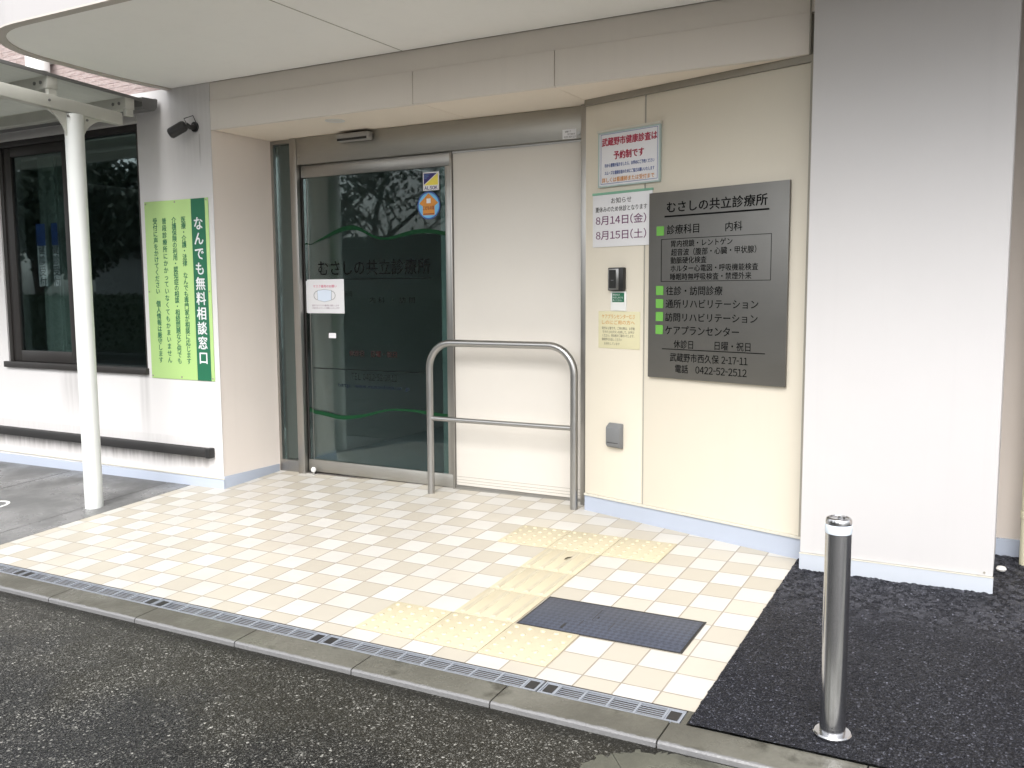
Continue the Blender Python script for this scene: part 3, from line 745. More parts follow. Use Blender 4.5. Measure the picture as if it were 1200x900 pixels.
# curtains inside the window
def drape(x0, x1, y, z0, z1, lab):
    m = MB(); n = 44
    for i in range(n+1):
        x = x0+(x1-x0)*i/n; yy = y+.025*math.sin(i*.9)+.01*math.sin(i*2.3)
        m.v += [(x, yy, z0), (x, yy, z1), (x, yy+.004, z0), (x, yy+.004, z1)]
    for i in range(n):
        a = 4*i; m.f += [(a, a+4, a+5, a+1), (a+2, a+3, a+7, a+6)]
    o = m.build('curtain', M['curtain'], fixn=False); tag(o, lab, 'curtain'); return o
drape(-4.62, -4.15, 1.80, .7, 2.5, 'pale grey green curtain hanging behind the left window sash')
for (x0, x1, z0, z1, kind, lab) in ((-4.47, -4.36, 1.46, 1.95, 0, 'wider blue and white strip behind the left window sash'), (-4.28, -4.205, 1.46, 1.95, 0, 'narrower blue and white strip behind the left window sash'), (-4.07, -3.96, 1.46, 1.92, 1, 'white strip behind the left window sash beside the post')):
    t = thing('window_strip', lab, 'notice', ((x0+x1)/2, 1.66, z0), 'strips behind the window glass')  # narrow lettered strips standing just behind the pane
    Pp = lambda u, v, w=0.0: (u, 1.66-w, v)
    m = MB(); m.box(x0, x1, 1.66, 1.663, z0, z1); m.build('sheet', M['paper'], t)
    if kind == 0:
        m = MB(); m.box(x0, x1, 1.6575, 1.6595, z1-.17, z1); m.build('header', M['blue'], t)
    m = MB(); zz = z1-.2 if kind == 0 else z1-.05
    for ch in ('健診受付中' if kind == 0 else '診療案内'):
        char(m, Pp, ch, (x0+x1)/2, zz, .085, .001, .02); zz -= .085 if kind == 0 else .11
        if zz < z0+.02: break
    m.build('lettering', M['inkgrey'], t)

# ---- entrance: side light, posts, header, sliding door, cover panel
m = MB(); m.box(-2.3185, -2.295, 2.035, 2.10, .08, 2.464); m.box(-2.295, -2.122, 2.035, 2.10, .08, .185); m.box(-2.295, -2.122, 2.035, 2.10, 2.44, 2.464)
sw = part('side_light', M['steel'], m)
m = MB(); m.box(-2.294, -2.123, 2.060, 2.068, .186, 2.439); part('pane', M['glassdoor'], m, sw)
for q in ((-2.232, -2.224, 2.20, 2.23, .15, 2.0), (-2.162, -2.156, 2.16, 2.18, .18, 1.35)):
    m = MB(); m.box(*q); part('inner_bar', M['steel'], m, sw)
m = MB(); m.box(-2.121, -2.060, 2.012, 2.11, .06, 2.4645); part('door_post', M['steel'], m, bevel=.002)
m = MB(); m.box(-2.059, .124, 2.016, 2.10, 2.282, 2.4645); hd = part('door_header', M['steelh'], m, bevel=.002)
m = MB(); m.box(-1.655, -1.39, 1.955, 2.0155, 2.397, 2.450); sn = part('door_sensor', M['sensor'], m, hd, bevel=.012)
m = MB(); m.box(-1.645, -1.40, 1.9535, 1.957, 2.401, 2.416); part('sensor_window', M['blackplastic'], m, hd)
m = MB(); m.tube([(.100, 2.0155, 2.311), (.100, 2.008, 2.311)], .0095, 16); part('key_switch', M['tube'], m, hd)
m = MB(); m.tube([(-2.035, 2.0155, 2.333), (-2.035, 2.013, 2.333)], .007, 12); part('header_screw', M['trim'], m, hd)
m = MB(); m.box(.125, .172, 1.985, 2.11, .06, 2.4645); part('door_jamb', M['steel'], m, bevel=.004)
m = MB(); m.box(-.812, -.796, 2.034, 2.10, .09, 2.281); part('door_post', M['steel'], m, bevel=.002)
m = MB(); m.box(-.795, .1245, 2.048, 2.10, .140, 2.268); cp = part('cover_panel', M['doorpanel'], m, bevel=.002)
for q in ((-.795, .1245, 2.042, 2.10, .09, .1385), (-.795, .1245, 2.044, 2.0475, 2.2685, 2.2815)):
    m = MB(); m.box(*q); part('panel_rail', M['steel'], m, cp)
m = MB(); m.box(-.795, .1245, 2.030, 2.1, .0, .121); part('threshold', M['steelh'], m)
m = MB(); m.box(-2.06, -.812, 2.034, 2.13, .0, .1075); part('threshold', M['joint'], m)
for z_ in (.158, .176, .196):
    m = MB(); m.box(-.79, .12, 2.0467, 2.0478, z_, z_+.0022); part('panel_line', M['seam'], m, cp)  # thin darker lines across the foot of the panel
m = MB(); m.box(-.7952, -.791, 2.0462, 2.0478, .14, 2.268); part('panel_seal', M['joint'], m, cp)
dr = thing('sliding_door', None, None); dr.parent = B; dr.location = (0, 0, 0)
for nm, q in (('top_rail', (-2.052, -.815, 2.046, 2.086, 2.195, 2.278)), ('bottom_rail', (-2.052, -.815, 2.046, 2.086, .118, .204))):
    m = MB(); m.box(*q); m.build(nm, M['steel' if nm == 'top_rail' else 'steelh'], dr, bevel=.002)
m = MB(); m.box(-.853, -.815, 2.046, 2.086, .2045, 2.1945); m.build('stile', M['steel'], dr, bevel=.002)
m = MB(); m.box(-2.052, -2.044, 2.050, 2.082, .2045, 2.1945); m.build('stile', M['brown'], dr)
m = MB(); m.box(-2.013, -2.009, 2.0575, 2.0597, .2045, 2.1945); m.build('glass_joint', M['tube'], dr)
m = MB(); m.box(-.905, -.8535, 2.0725, 2.079, .2045, 2.1945); m.build('glass_edge', M['glassedge'], dr)
m = MB(); m.box(-2.0435, -.8535, 2.060, 2.072, .2045, 2.1945); m.build('pane', M['glassdoor'], dr)
DZ = 2.060
def Pd(u, v, w=0.0): return (u, DZ-w, v)
def Pin(u, v, w=0.0): return (u, DZ-w, v)      # thin film lettering on the pane
m = MB()
# coordinates below were taken on y = 2.02; the pane lies 4 cm deeper, the shift is negligible but corrected
def dshift(u): return u - .04*(2.374-u)/(2.02+2.906)*1.0
text(m, Pin, 'むさしの共立診療所', dshift(-1.892), dshift(-.956), 1.567, .105, bold=.012)
m.box(dshift(-1.85), dshift(-.948), DZ-.0018, DZ-.0010, 1.486, 1.492)
text(m, Pin, '診療科目', dshift(-1.72), dshift(-1.60), 1.385, .045); text(m, Pin, '内 科  ・ 訪 問', dshift(-1.45), dshift(-1.08), 1.345, .040)
m.box(dshift(-1.961), dshift(-1.014), DZ-.0018, DZ-.0010, .862, .867)
text(m, Pin, 'TEL 0422-52-2512', dshift(-1.623), dshift(-1.235), .818, .046)
m.build('lettering', M['filmblack'], dr)
m = MB(); text(m, Pin, '休診日　日曜・祝日', dshift(-1.637), dshift(-1.235), .979, .042, bold=.02); m.build('lettering', M['filmred'], dr)
m = MB(); text(m, Pin, 'http://www.musashino.or.jp', dshift(-1.738), dshift(-1.136), .750, .036, bold=.015); m.build('lettering', M['filmblue'], dr)
def wave(top, bot):
    m = MB(); n = 60
    def ip(L, x):
        for (a, b), (c, d) in zip(L[:-1], L[1:]):
            if a <= x <= c:
                t = (x-a)/(c-a); t = t*t*(3-2*t) if False else t; return b+(d-b)*t
        return L[-1][1]
    xs = [top[0][0]+(top[-1][0]-top[0][0])*i/n for i in range(n+1)]
    def sm(L, x): return sum(ip(L, x+o) for o in (-.05, -.025, 0, .025, .05))/5
    for x in xs:
        x_ = max(-2.04, min(-.856, x)); t, b = sm(top, x), sm(bot, x)
        m.v += [(x_, DZ-.0008, b), (x_, DZ-.0008, max(t, b+.001)), (x_, DZ-.0014, b), (x_, DZ-.0014, max(t, b+.001))]
    for i in range(n):
        a = 4*i; m.f += [(a+2, a+6, a+7, a+3)]
    return m
wt = [(-2.05,1.70),(-1.995,1.735),(-1.847,1.793),(-1.75,1.836),(-1.639,1.858),(-1.562,1.849),(-1.502,1.811),(-1.413,1.766),(-1.309,1.76),(-1.205,1.788),(-1.061,1.812),(-.949,1.802),(-.85,1.779)]
wb = [(-2.05,1.70),(-1.995,1.733),(-1.847,1.775),(-1.735,1.808),(-1.64,1.826),(-1.563,1.820),(-1.503,1.790),(-1.413,1.750),(-1.309,1.742),(-1.206,1.762),(-1.062,1.780),(-.95,1.775),(-.85,1.755)]
wave(wt, wb).build('wave_stripe', M['waveg'], dr, fixn=False)
w2 = [(-2.05,.56),(-1.953,.562),(-1.752,.535),(-1.571,.553),(-1.336,.610),(-1.139,.617),(-.868,.600),(-.85,.6)]
wave(w2, [(a, b-.022-.01*math.sin(a*6)) for a, b in w2]).build('wave_stripe', M['waveg'], dr, fixn=False)

# ================================================================ things on and by the entrance
def fillet(pts, r, n=8):
    P = [Vector(p) for p in pts]; res = [P[0]]
    for i in range(1, len(P)-1):
        a = (P[i-1]-P[i]).normalized(); b = (P[i+1]-P[i]).normalized()
        for k in range(n+1):
            w = (math.pi/2)*k/n
            res.append(P[i] + a*r*(1-math.sin(w)) + b*r*(1-math.cos(w)))
    res.append(P[-1]); return res
HY = 1.89; hl, hr = -.886, .128
t = thing('handrail', 'stainless steel tubular handrail hoop in front of the white door panel', 'handrail', ((hl+hr)/2, HY, G(-.4, HY)))
m = MB(); m.tube(fillet([(hl, HY, G(hl, HY)-.02), (hl, HY, 1.079), (hr, HY, 1.079), (hr, HY, G(hr, HY)-.02)], .165, 10), .0225, 20); m.build('hoop', M['tube'], t)
m = MB(); m.tube([(hl+.018, HY, .594), (hr-.018, HY, .596)], .0155, 16); m.build('mid_rail', M['tube'], t)

bx, by = 1.927, -.052; bz = G(bx, by)+.004
t = thing('bollard', 'shiny stainless steel bollard with a pale band standing in black asphalt', 'bollard', (bx, by, bz))
m = MB(); m.lathe([(.0385, 0), (.0385, .642)], (bx, by, bz), 40); m.build('post', M['bollard'], t)
m = MB(); m.lathe([(.0388, .6425), (.0395, .645), (.0395, .668), (.0388, .670)], (bx, by, bz), 40); m.build('reflective_band', M['band'], t)
m = MB(); m.lathe([(.0385, .6703), (.0385, .682), (.036, .688), (.030, .6905), (.028, .688), (.0, .6875)], (bx, by, bz), 40)
cap = m.build('cap', M['bollard'], t)
m = MB(); m.lathe([(.011, .6878), (.011, .6935), (.008, .696), (.0, .697)], (bx+.008, by-.004, bz), 16); m.build('lock_knob', M['bollard'], cap)
m = MB(); m.lathe([(.052, 0), (.058, .004), (.058, .009), (.054, .013), (.0388, .014), (.0388, .03), (.0386, .034)], (bx, by, bz-.002), 36); m.build('flange', M['bollard'], t)

# black bumper rail on the left wall
t = thing('bumper_rail', 'long black bumper rail low on the stained white wall', 'bumper rail', (-4.5, 1.49, .28))
m = MB(); m.box(-8, -2.435, 1.438, 1.4895, .278, .342); m.build('rail', M['black'], t, bevel=.012)
m = MB(); m.box(-2.4345, -2.393, 1.434, 1.4895, .275, .345); m.build('end_cap', M['blackplastic'], t, bevel=.008)

# security camera
t = thing('security_camera', 'black bullet security camera on the wall under the canopy corner', 'camera', (-2.46, 1.489, 2.49))
ax = Vector((-2.473, 1.425, 2.504)); tp = Vector((-2.558, 1.370, 2.446)); dirv = (tp-ax).normalized()
m = MB(); m.tube([ax, ax+dirv*.006, ax+dirv*.02, tp-dirv*.012, tp, tp+dirv*.010], [.020, .030, .036, .036, .035, .026], 24); m.build('housing', M['blackplastic'], t)
m = MB(); m.tube([tp+dirv*.0102, tp+dirv*.012], [.020, .018], 20); m.build('lens', M['tube'], t)
m = MB(); m.tube([(-2.458, 1.489, 2.497), (-2.458, 1.478, 2.497)], .033, 20); m.build('wall_plate', M['blackplastic'], t)
m = MB(); m.tube([(-2.458, 1.4779, 2.497), (-2.462, 1.45, 2.490), ax], [.019, .015, .017], 12); m.build('bracket', M['blackplastic'], t)
m = MB(); m.tube([(-2.477, 1.430, 2.517), (-2.507, 1.440, 2.549), (-2.455, 1.470, 2.568), (-2.440, 1.482, 2.52), (-2.445, 1.484, 2.50)], .0032, 8); m.build('cable', M['blackplastic'], t)

# downpipe to the right of the pillar
t = thing('downpipe', 'cream downpipe at the right behind the white pillar', 'downpipe', (2.475, 1.80, G(2.47, 1.8)))
m = MB(); m.tube([(2.475, 1.80, .10), (2.475, 1.80, 2.77)], .044, 24); m.build('pipe', M['downpipe'], t)
m = MB()
m.tube([(2.475, 1.80, .355), (2.475, 1.80, .385)], .0475, 24); m.build('socket', M['downpipe'], t)

# ---- covered walkway at the left
t = thing('covered_walkway', 'white steel walkway shelter with a single round post by the left window', 'shelter', (-2.807, .842, G(-2.8, .842)))
PX, PY = -2.807, .842
m = MB(); m.tube([(PX, PY, 0), (PX, PY, 2.505)], .056, 28); m.build('post', M['polewhite'], t)
def zb(y): return 2.611-.0525*(y-.38)        # beam top
for bxm in (PX,):
    m = MB(); m.hexa([(bxm-.03, -.1, zb(-.1)-.078), (bxm+.03, -.1, zb(-.1)-.078), (bxm+.03, 1.18, zb(1.18)-.078), (bxm-.03, 1.18, zb(1.18)-.078), (bxm-.03, -.1, zb(-.1)), (bxm+.03, -.1, zb(-.1)), (bxm+.03, 1.18, zb(1.18)), (bxm-.03, 1.18, zb(1.18))])
    bm_ = m.build('beam', M['shelter'], t, bevel=.006)
    for s in (-1, 1):                          # curved gusset plates
        pts = [(bxm, PY+s*.05, 2.325)]
        R1 = .175
        for k in range(9):
            w = (math.pi/2)*k/8; pts.append((bxm, PY+s*(.05+R1*(1-math.cos(w))), 2.325+ (zb(PY+s*.2)-.08-2.325)*math.sin(w)))
        pts.append((bxm, PY+s*.02, zb(PY)-.079)); pts.append((bxm, PY+s*.02, 2.325))
        m = MB(); m.prism(pts, (-.009, 0, 0), (.009, 0, 0)); m.build('gusset', M['shelter'], t)
    for (yy, zz) in ((PY-.06, 2.485), (PY+.07, 2.48), (PY-.18, 2.56)):
        m = MB(); m.tube([(bxm+.030, yy, zz), (bxm+.036, yy, zz)], .008, 8); m.build('bolt', M['gutter'], t)
for yy in (1.25, .70, .12):
    z = zb(yy)
    m = MB(); m.box(PX-.020, PX+.012, yy-.026, yy+.026, z-.004, z+.0395); m.build('packer', M['shelter'], t)
    m = MB(); m.box(-9, -2.792, yy-.035, yy+.035, z+.040, z+.114); pu = m.build('purlin', M['shelter'], t, bevel=.003)
    for dx in (.06, .12):
        m = MB(); m.tube([(-2.792-dx, yy-.035, z+.077), (-2.792-dx, yy-.040, z+.077)], .011, 10); m.build('bolt', M['gutter'], pu)
def zr(y): return zb(y)+.1165
m = MB(); n = 240; x0, x1 = -9, -2.80
pts = []
for i in range(n+1):
    x = x0+(x1-x0)*i/n; h = .012*(1 if (i//2) % 2 else 0)
    for y in (-.15, 1.42):
        m.v += [(x, y, zr(y)+h), (x, y, zr(y)+h+.003)]
for i in range(n):
    a = 4*i; m.f += [(a, a+2, a+6, a+4), (a+1, a+5, a+7, a+3), (a, a+4, a+5, a+1), (a+2, a+3, a+7, a+6)]
m.build('roof_sheet', M['roofsheet'], t, fixn=False)
m = MB(); m.hexa([(-2.802, -.15, zr(-.15)-.006), (-2.786, -.15, zr(-.15)-.006), (-2.786, 1.42, zr(1.42)-.006), (-2.802, 1.42, zr(1.42)-.006), (-2.802, -.15, zr(-.15)+.013), (-2.786, -.15, zr(-.15)+.013), (-2.786, 1.42, zr(1.42)+.013), (-2.802, 1.42, zr(1.42)+.013)])
m.build('edge_flashing', M['gutter'], t)
prof = [(y, z+.050) for y, z in [(1.34, 2.65), (1.345, 2.59), (1.36, 2.575), (1.44, 2.575), (1.462, 2.60), (1.468, 2.655), (1.455, 2.66), (1.45, 2.605), (1.435, 2.588), (1.365, 2.588), (1.355, 2.60), (1.35, 2.65)]]
m = MB(); m.prism([(-2.79, y, z) for y, z in prof], (-6.21, 0, 0), (0, 0, 0)); gu = m.build('gutter', M['gutter'], t)
m = MB(); m.prism([(-2.789, y, z) for y, z in prof[:6]], (0, 0, 0), (.004, 0, 0)); m.build('end_plate', M['gutter'], gu)
# vent hood on the brick
t = thing('vent_hood', 'white round vent hood on the pink brick above the walkway roof', 'vent', (-3.93, 1.49, 3.05))
m = MB(); m.lathe([(.080, 0), (.080, .16), (.065, .20), (.03, .215)], (-3.93, 1.385, 3.005), 28); m.build('hood', M['white'], t)
m = MB(); m.lathe([(.074, 0), (.074, .004)], (-3.93, 1.385, 2.999), 28); m.build('grille', M['gutter'], t)
m = MB(); m.box(-3.97, -3.89, 1.42, 1.4925, 3.08, 3.20); m.build('bracket', M['white'], t)

# ================================================================ SIGNS
def sign(name, label, cat, P, u0, u1, v0, v1, th, mat, partname='panel', base=.0, bevel=.001, group=None):
    loc = P((u0+u1)/2, v0, base)
    t = thing(name, label, cat, loc, group)
    m = MB(); m.box(u0, u1, base, base+th, v0, v1, M=lambda u, w, v: P(u, v, w)); m.build(partname, mat, t, bevel=bevel)
    return t
# big grey board
t = sign('clinic_sign', 'large dark grey metal clinic name board with green square markers', 'sign', D, .446, 1.262, .935, 1.912, .014, M['plaque'], base=.008)
w = .0232
m = MB()
for a in [('むさしの共立診療所',.562,1.147,1.831,.056,.018),('診療科目',.564,.763,1.715,.048,.006),('内科',.918,1.013,1.713,.046,.006),
  ('胃内視鏡・レントゲン',.591,.959,1.641,.035,.004),('超音波（腹部・心臓・甲状腺）',.592,1.093,1.597,.037,.004),('動脈硬化検査',.589,.810,1.555,.035,.004),('ホルター心電図・呼吸機能検査',.590,1.105,1.513,.035,.004),('睡眠時無呼吸検査・禁煙外来',.588,1.069,1.470,.035,.004),
  ('往診・訪問診療',.563,.907,1.397,.046,.006),('通所リハビリテーション',.561,1.110,1.329,.045,.006),('訪問リハビリテーション',.559,1.108,1.259,.045,.006),('ケアプランセンター',.560,1.006,1.191,.046,.006),
  ('休診日',.615,.736,1.118,.044,.004),('日曜・祝日',.867,1.072,1.119,.044,.004),('武蔵野市西久保 2-17-11',.592,1.058,1.048,.046,.006),('電話',.626,.707,.989,.044,.006),('0422-52-2512',.753,1.054,.989,.038,.008)]:
    text(m, D, a[0], a[1], a[2], a[3], a[4], w, a[5])
m.build('lettering', M['ink'], t)
def bar(m, P, u0, u1, v0, v1, w0, w1): m.box(u0, u1, w0, w1, v0, v1, M=lambda u, w, v: P(u, v, w))
m = MB(); bar(m, D, .547, 1.158, 1.780, 1.788, .0222, .0235); m.build('rule', M['ink'], t)
m = MB(); bar(m, D, .54, 1.152, 1.088, 1.092, .0222, .0235); m.build('rule', M['ink'], t)
m = MB(); ring(m, .528, 1.174, 1.445, 1.668, .0024, .0222, .0232, M=lambda u, v, w: D(u, v, w)); m.build('box_rule', M['ink'], t)
for v in (1.711, 1.399, 1.330, 1.261, 1.192):
    m = MB(); bar(m, D, .497, .544, v-.024, v+.024, .0222, .0236); m.build('marker', M['limesq'], t)
# framed notice about health checks
t = sign('framed_notice', 'white framed health check notice with red lettering, above the holiday notice', 'notice', D, .086, .507, 1.972, 2.268, .012, M['paper'], partname='board', base=.003)
m = MB(); bar(m, D, .079, .514, 2.2685, 2.282, .002, .022); m.build('top_rail', M['trimlight'], t)
m = MB(); ring(m, .0855, .5075, 1.9715, 2.2680, .007, .003, .0175, M=lambda u, v, w: D(u, v, w)); m.build('frame', M['paleteal'], t)
m = MB(); ring(m, .104, .493, 1.988, 2.258, .0022, .0155, .0160, M=lambda u, v, w: D(u, v, w)); m.build('rule', M['blue'], t)
m = MB(); text(m, D, '武蔵野市健康診査は', .113, .489, 2.214, .044, .0165, .035); text(m, D, '予約制です', .196, .403, 2.138, .044, .0165, .035); m.build('lettering', M['red'], t)
m = MB(); text(m, D, '市から書類が届きましたら、お早めにご予約ください', .132, .472, 2.087, .021, .0165, .018); text(m, D, 'スムーズな健康診査のためにご協力お願いいたします', .133, .473, 2.046, .021, .0165, .018); m.build('lettering', M['blue'], t)
m = MB(); text(m, D, '詳しくは看護師または受付まで', .114, .473, 2.008, .026, .0165, .016); m.build('lettering', M['orange'], t)
# holiday notice
t = sign('holiday_notice', 'white summer closing notice with purple dates and a green top edge', 'notice', D, .038, .454, 1.643, 1.931, .004, M['paper'], partname='sheet', base=.002)
m = MB(); bar(m, D, .036, .457, 1.9315, 1.944, .001, .008); m.build('top_strip', M['teal'], t)
m = MB(); text(m, D, 'お知らせ', .172, .314, 1.895, .031, .0075, .01); text(m, D, '夏休みのため休診となります', .059, .421, 1.850, .030, .0075, .01); m.build('lettering', M['inkgrey'], t)
m = MB(); text(m, D, '8月14日(金)', .062, .415, 1.790, .052, .0075, .01); text(m, D, '8月15日(土)', .063, .416, 1.708, .052, .0075, .01); m.build('lettering', M['purple'], t)
# intercom, its label plate, yellow notice, grey box
t = thing('intercom', 'black and silver door intercom on the cream wall', 'intercom', D(.222, 1.40, 0))
m = MB(); bar(m, D, .168, .277, 1.399, 1.527, .0005, .030); m.build('housing', M['blackplastic'], t, bevel=.006)
m = MB(); bar(m, D, .175, .248, 1.405, 1.520, .0302, .033); m.build('face', M['tube'], t, bevel=.001)
m = MB(); bar(m, D, .182, .230, 1.413, 1.514, .0332, .0345); m.build('screen', M['blackplastic'], t)
m = MB(); bar(m, D, .196, .214, 1.455, 1.459, .0347, .0352); m.build('speaker_slot', M['greypl'], t)
t = sign('intercom_label', 'small white plate with a dark green panel below the intercom', 'label plate', D, .170, .281, 1.288, 1.3965, .004, M['white'], base=.001)
m = MB(); bar(m, D, .182, .267, 1.336, 1.388, .0052, .0062); gp = m.build('green_panel', M['dgreen'], t)
m = MB()
for i, s in enumerate(('御用の方は', '呼び出しボタンを', '押してください')): text(m, D, s, .187, .187+.072*(.7, 1, .9)[i], 1.377-.0155*i, .011, .0067)
m.build('lettering', M['paper'], t)
t = sign('yellow_notice', 'small faded yellow paper notice below the intercom plate', 'notice', D, .080, .376, 1.076, 1.284, .002, M['yellowpaper'], partname='sheet', base=.001)
m = MB(); text(m, D, 'ケアプランセンターむさ', .106, .341, 1.256, .024, .0038); text(m, D, 'しのにご用の方へ', .107, .341, 1.223, .024, .0038); m.build('lettering', M['orange'], t)
m = MB()
for s, a, b, v in (('受付は２階です。ご用の際は、お手数', .107, .341, 1.190), ('ですが上のボタンを押して、お呼び', .111, .338, 1.169), ('ください。担当者がご案内いたします。', .111, .338, 1.149), ('御用件をお話しください', .107, .251, 1.127), ('お待ちしています', .123, .236, 1.103)): text(m, D, s, a, b, v, .016, .0038)
m.build('lettering', M['inkgrey'], t)
t = thing('wall_box', 'small grey plastic box low on the cream wall', 'wall box', D(.215, .515, 0))
m = MB()
prf = [(.0005, .655), (.012, .655), (.040, .632), (.040, .535), (.030, .520), (.0005, .512)]
m.prism([D(.167, v, ww) for ww, v in prf], (0,0,0), U*.098); m.build('cover', M['greypl'], t, bevel=.004)
m = MB(); bar(m, D, .176, .256, .545, .548, .0402, .0408); m.build('lid_seam', M['blackplastic'], t)

# lime green board on the left wall
def L_(u, v, w=0.0): return (u, 1.489-w, v)
t = sign('green_board', 'tall lime green consultation board with dark green band on the left wall', 'sign', L_, -2.985, -2.364, .803, 2.031, .004, M['lime'], base=.001)
m = MB(); bar(m, L_, -2.525, -2.393, .803, 2.031, .0051, .0056); m.build('band', M['dgreen'], t)
m = MB(); s = 'なんでも無料相談窓口'
for i, ch in enumerate(s): char(m, L_, ch, -2.461, 1.905-i*(1.005/len(s))-.04, .094, .0063, .022)
m.build('lettering', M['paper'], t)
m = MB()
for uc, s in ((-2.603, '医療・介護・法律　なんでも専門家が相談に応じます'), (-2.695, '介護保険の利用・認知症の相談・相続問題など何でも'), (-2.792, '普段診療所にかかっていなくてもかまいません'), (-2.883, '受付に声をかけてください　個人情報は厳守します')):
    n = len(s)
    for i, ch in enumerate(s): char(m, L_, ch, uc, 1.917-(i+.5)*1.005/n, .046, .0058, .022)
m.build('lettering', M['dgreen'], t)
for u, v in ((-2.97, 2.015), (-2.68, 2.018), (-2.38, 2.018), (-2.97, 1.41), (-2.38, 1.41), (-2.97, .82), (-2.68, .82), (-2.38, .82)):
    m = MB(); m.tube([L_(u, v, .005), L_(u, v, .008)], .006, 10); m.build('screw', M['trim'], t)

# paper things and a pale strip on the glass door
def dsg(a): return dshift(a)
t = sign('mask_notice', 'white notice with a face mask drawing taped to the glass door', 'notice', Pd, dsg(-1.995), dsg(-1.668), 1.253, 1.490, .003, M['paper'], partname='sheet', base=.0012)
m = MB(); text(m, Pd, 'マスク着用のお願い', dsg(-1.94), dsg(-1.73), 1.442, .020, .0047, .01); m.build('lettering', M['pinkred'], t)
m = MB(); text(m, Pd, '院内ではマスクの着用をお願いします', dsg(-1.953), dsg(-1.712), 1.308, .013, .0047); text(m, Pd, 'ご協力をよろしくお願いいたします', dsg(-1.957), dsg(-1.709), 1.290, .013, .0047); m.build('lettering', M['purple'], t)
m = MB(); c0 = dsg(-1.84)
pts = [(c0-.065, 1.412), (c0, 1.420), (c0+.065, 1.412), (c0+.062, 1.345), (c0, 1.333), (c0-.062, 1.345)]
m.prism([Pd(u, v, .0045) for u, v in pts], (0, 0, 0), (0, -.0006, 0)); m.build('mask_picture', plain('mask_print', (.66, .74, .86), .6), t)
m = MB()
for s in (-1, 1):
    m.tube([Pd(c0+s*(.062+.034*math.sin(a)), 1.378+.030*math.cos(a), .0050) for a in [math.pi*k/10 for k in range(11)]], .0013, 6)
m.tube([Pd(u, v, .0053) for u, v in pts+pts[:1]], .0010, 6)
m.build('mask_outline', M['inkgrey'], t)
t = sign('pale_strip', 'pale strip at the left edge of the glass door beside the mask notice', 'notice', Pd, -2.043, -2.016-.0, 1.256, 1.482, .0012, M['paper'], partname='sheet', base=.0012)  # thin pale strip on the pane, next to the mask notice
tag(t, None, None)
o = MB(); o.box(dsg(-1.812), dsg(-1.748), DZ-.003, DZ-.0012, 1.080, 1.116); o = o.build('small_label', M['paper']); tag(o, 'tiny blank white label on the glass door below the mask notice', 'label')
# security sticker: blue/yellow triangles
a0, a1, b0, b1 = dsg(-1.002), dsg(-.879), 2.049, 2.166
t = sign('security_sticker', 'small blue and yellow security sticker at the top right of the glass door', 'sticker', Pd, a0, a1, b0, b1, .0008, M['paper'], partname='sheet', base=.0012, bevel=0)
m = MB(); m.prism([Pd(u, v, .0022) for u, v in ((a0+.007, b1-.007), (a0+.007, b0+.038), (a1-.014, b1-.007))], (0,0,0), (0,-.0004,0)); m.build('blue_field', M['navy'], t)
m = MB(); m.prism([Pd(u, v, .0022) for u, v in ((a0+.009, b0+.034), (a1-.008, b0+.034), (a1-.008, b1-.009))], (0,0,0), (0,-.0004,0)); m.build('yellow_field', M['yellow'], t)
m = MB(); text(m, Pd, 'ALSOK', a0+.012, a1-.012, b0+.017, .022, .0028, .03); m.build('lettering', M['navy'], t)
m = MB()
for i in range(3): text(m, Pd, 'SECURITY', a0+.011, a0+.011+(.042, .034, .024)[i], b1-.017-i*.010, .006, .0030)
m.build('lettering', M['sky'], t)
# round sticker with an orange house shape
t = thing('round_sticker', 'round blue sticker with an orange house shape on the glass door', 'sticker', Pd(dsg(-.960), 1.866, 0))
def disc(cu, cv, ru, rv, w0, w1):
    m = MB(); m.prism([Pd(cu+ru*math.cos(2*math.pi*k/40), cv+rv*math.sin(2*math.pi*k/40), w0) for k in range(40)], (0,0,0), (0,-(w1-w0),0)); return m
cu, cv = dsg(-.960), 1.955
disc(cu, cv, .088, .089, .0012, .0019).build('disc', M['blue'], t); disc(cu, cv, .079, .080, .0020, .0024).build('inner_disc', M['sky'], t)
m = MB(); m.prism([Pd(cu+u, cv+v, .0025) for u, v in ((-.046, -.062), (.046, -.062), (.046, -.004), (.074, .014), (0, .078), (-.074, .014), (-.046, -.004))], (0,0,0), (0,-.0004,0)); m.build('house_shape', M['orange'], t)
m = MB(); text(m, Pd, 'こどもの家', cu-.044, cu+.044, cv-.016, .026, .0034, .02); m.box(cu-.042, cu+.042, DZ-.0036, DZ-.003, cv-.058, cv-.052); m.build('lettering', M['darkred'], t)
m = MB(); m.box(cu-.016, cu+.016, DZ-.0036, DZ-.003, cv+.014, cv+.044); m.build('window_shape', M['paper'], t)
# door header label
def Hh(u, v, w=0.0): return (u, 2.016-w, v)
t = sign('header_label', 'small white printed label on the steel door header', 'label', Hh, -.006, .083, 2.278, 2.333, .0008, M['paper'], partname='sheet', base=.001, bevel=0)
for o in t.children: o.location.z += .006
m = MB(); text(m, Hh, '自動ドア', .012, .050, 2.326, .010, .0024, .02); text(m, Hh, '保守連絡先', .026, .076, 2.311, .010, .0024); text(m, Hh, '0120-365-113', .004, .078, 2.295, .011, .0024, .02); m.build('lettering', M['inkgrey'], t)
# door stop
t = thing('door_stop', 'small white round door stop at the foot of the glass door', 'door stop', (-1.985, 2.03, G(-1.98, 2.03)))
m = MB(); m.lathe([(.007, -.018), (.016, -.011), (.019, 0), (.016, .011), (.007, .018)], (-1.985, 2.018, .136), 20); m.build('ball', M['white'], t)
m = MB(); m.tube([(-1.985, 2.018, .09), (-1.985, 2.018, .12)], .008, 12); m.build('stem', M['tube'], t)

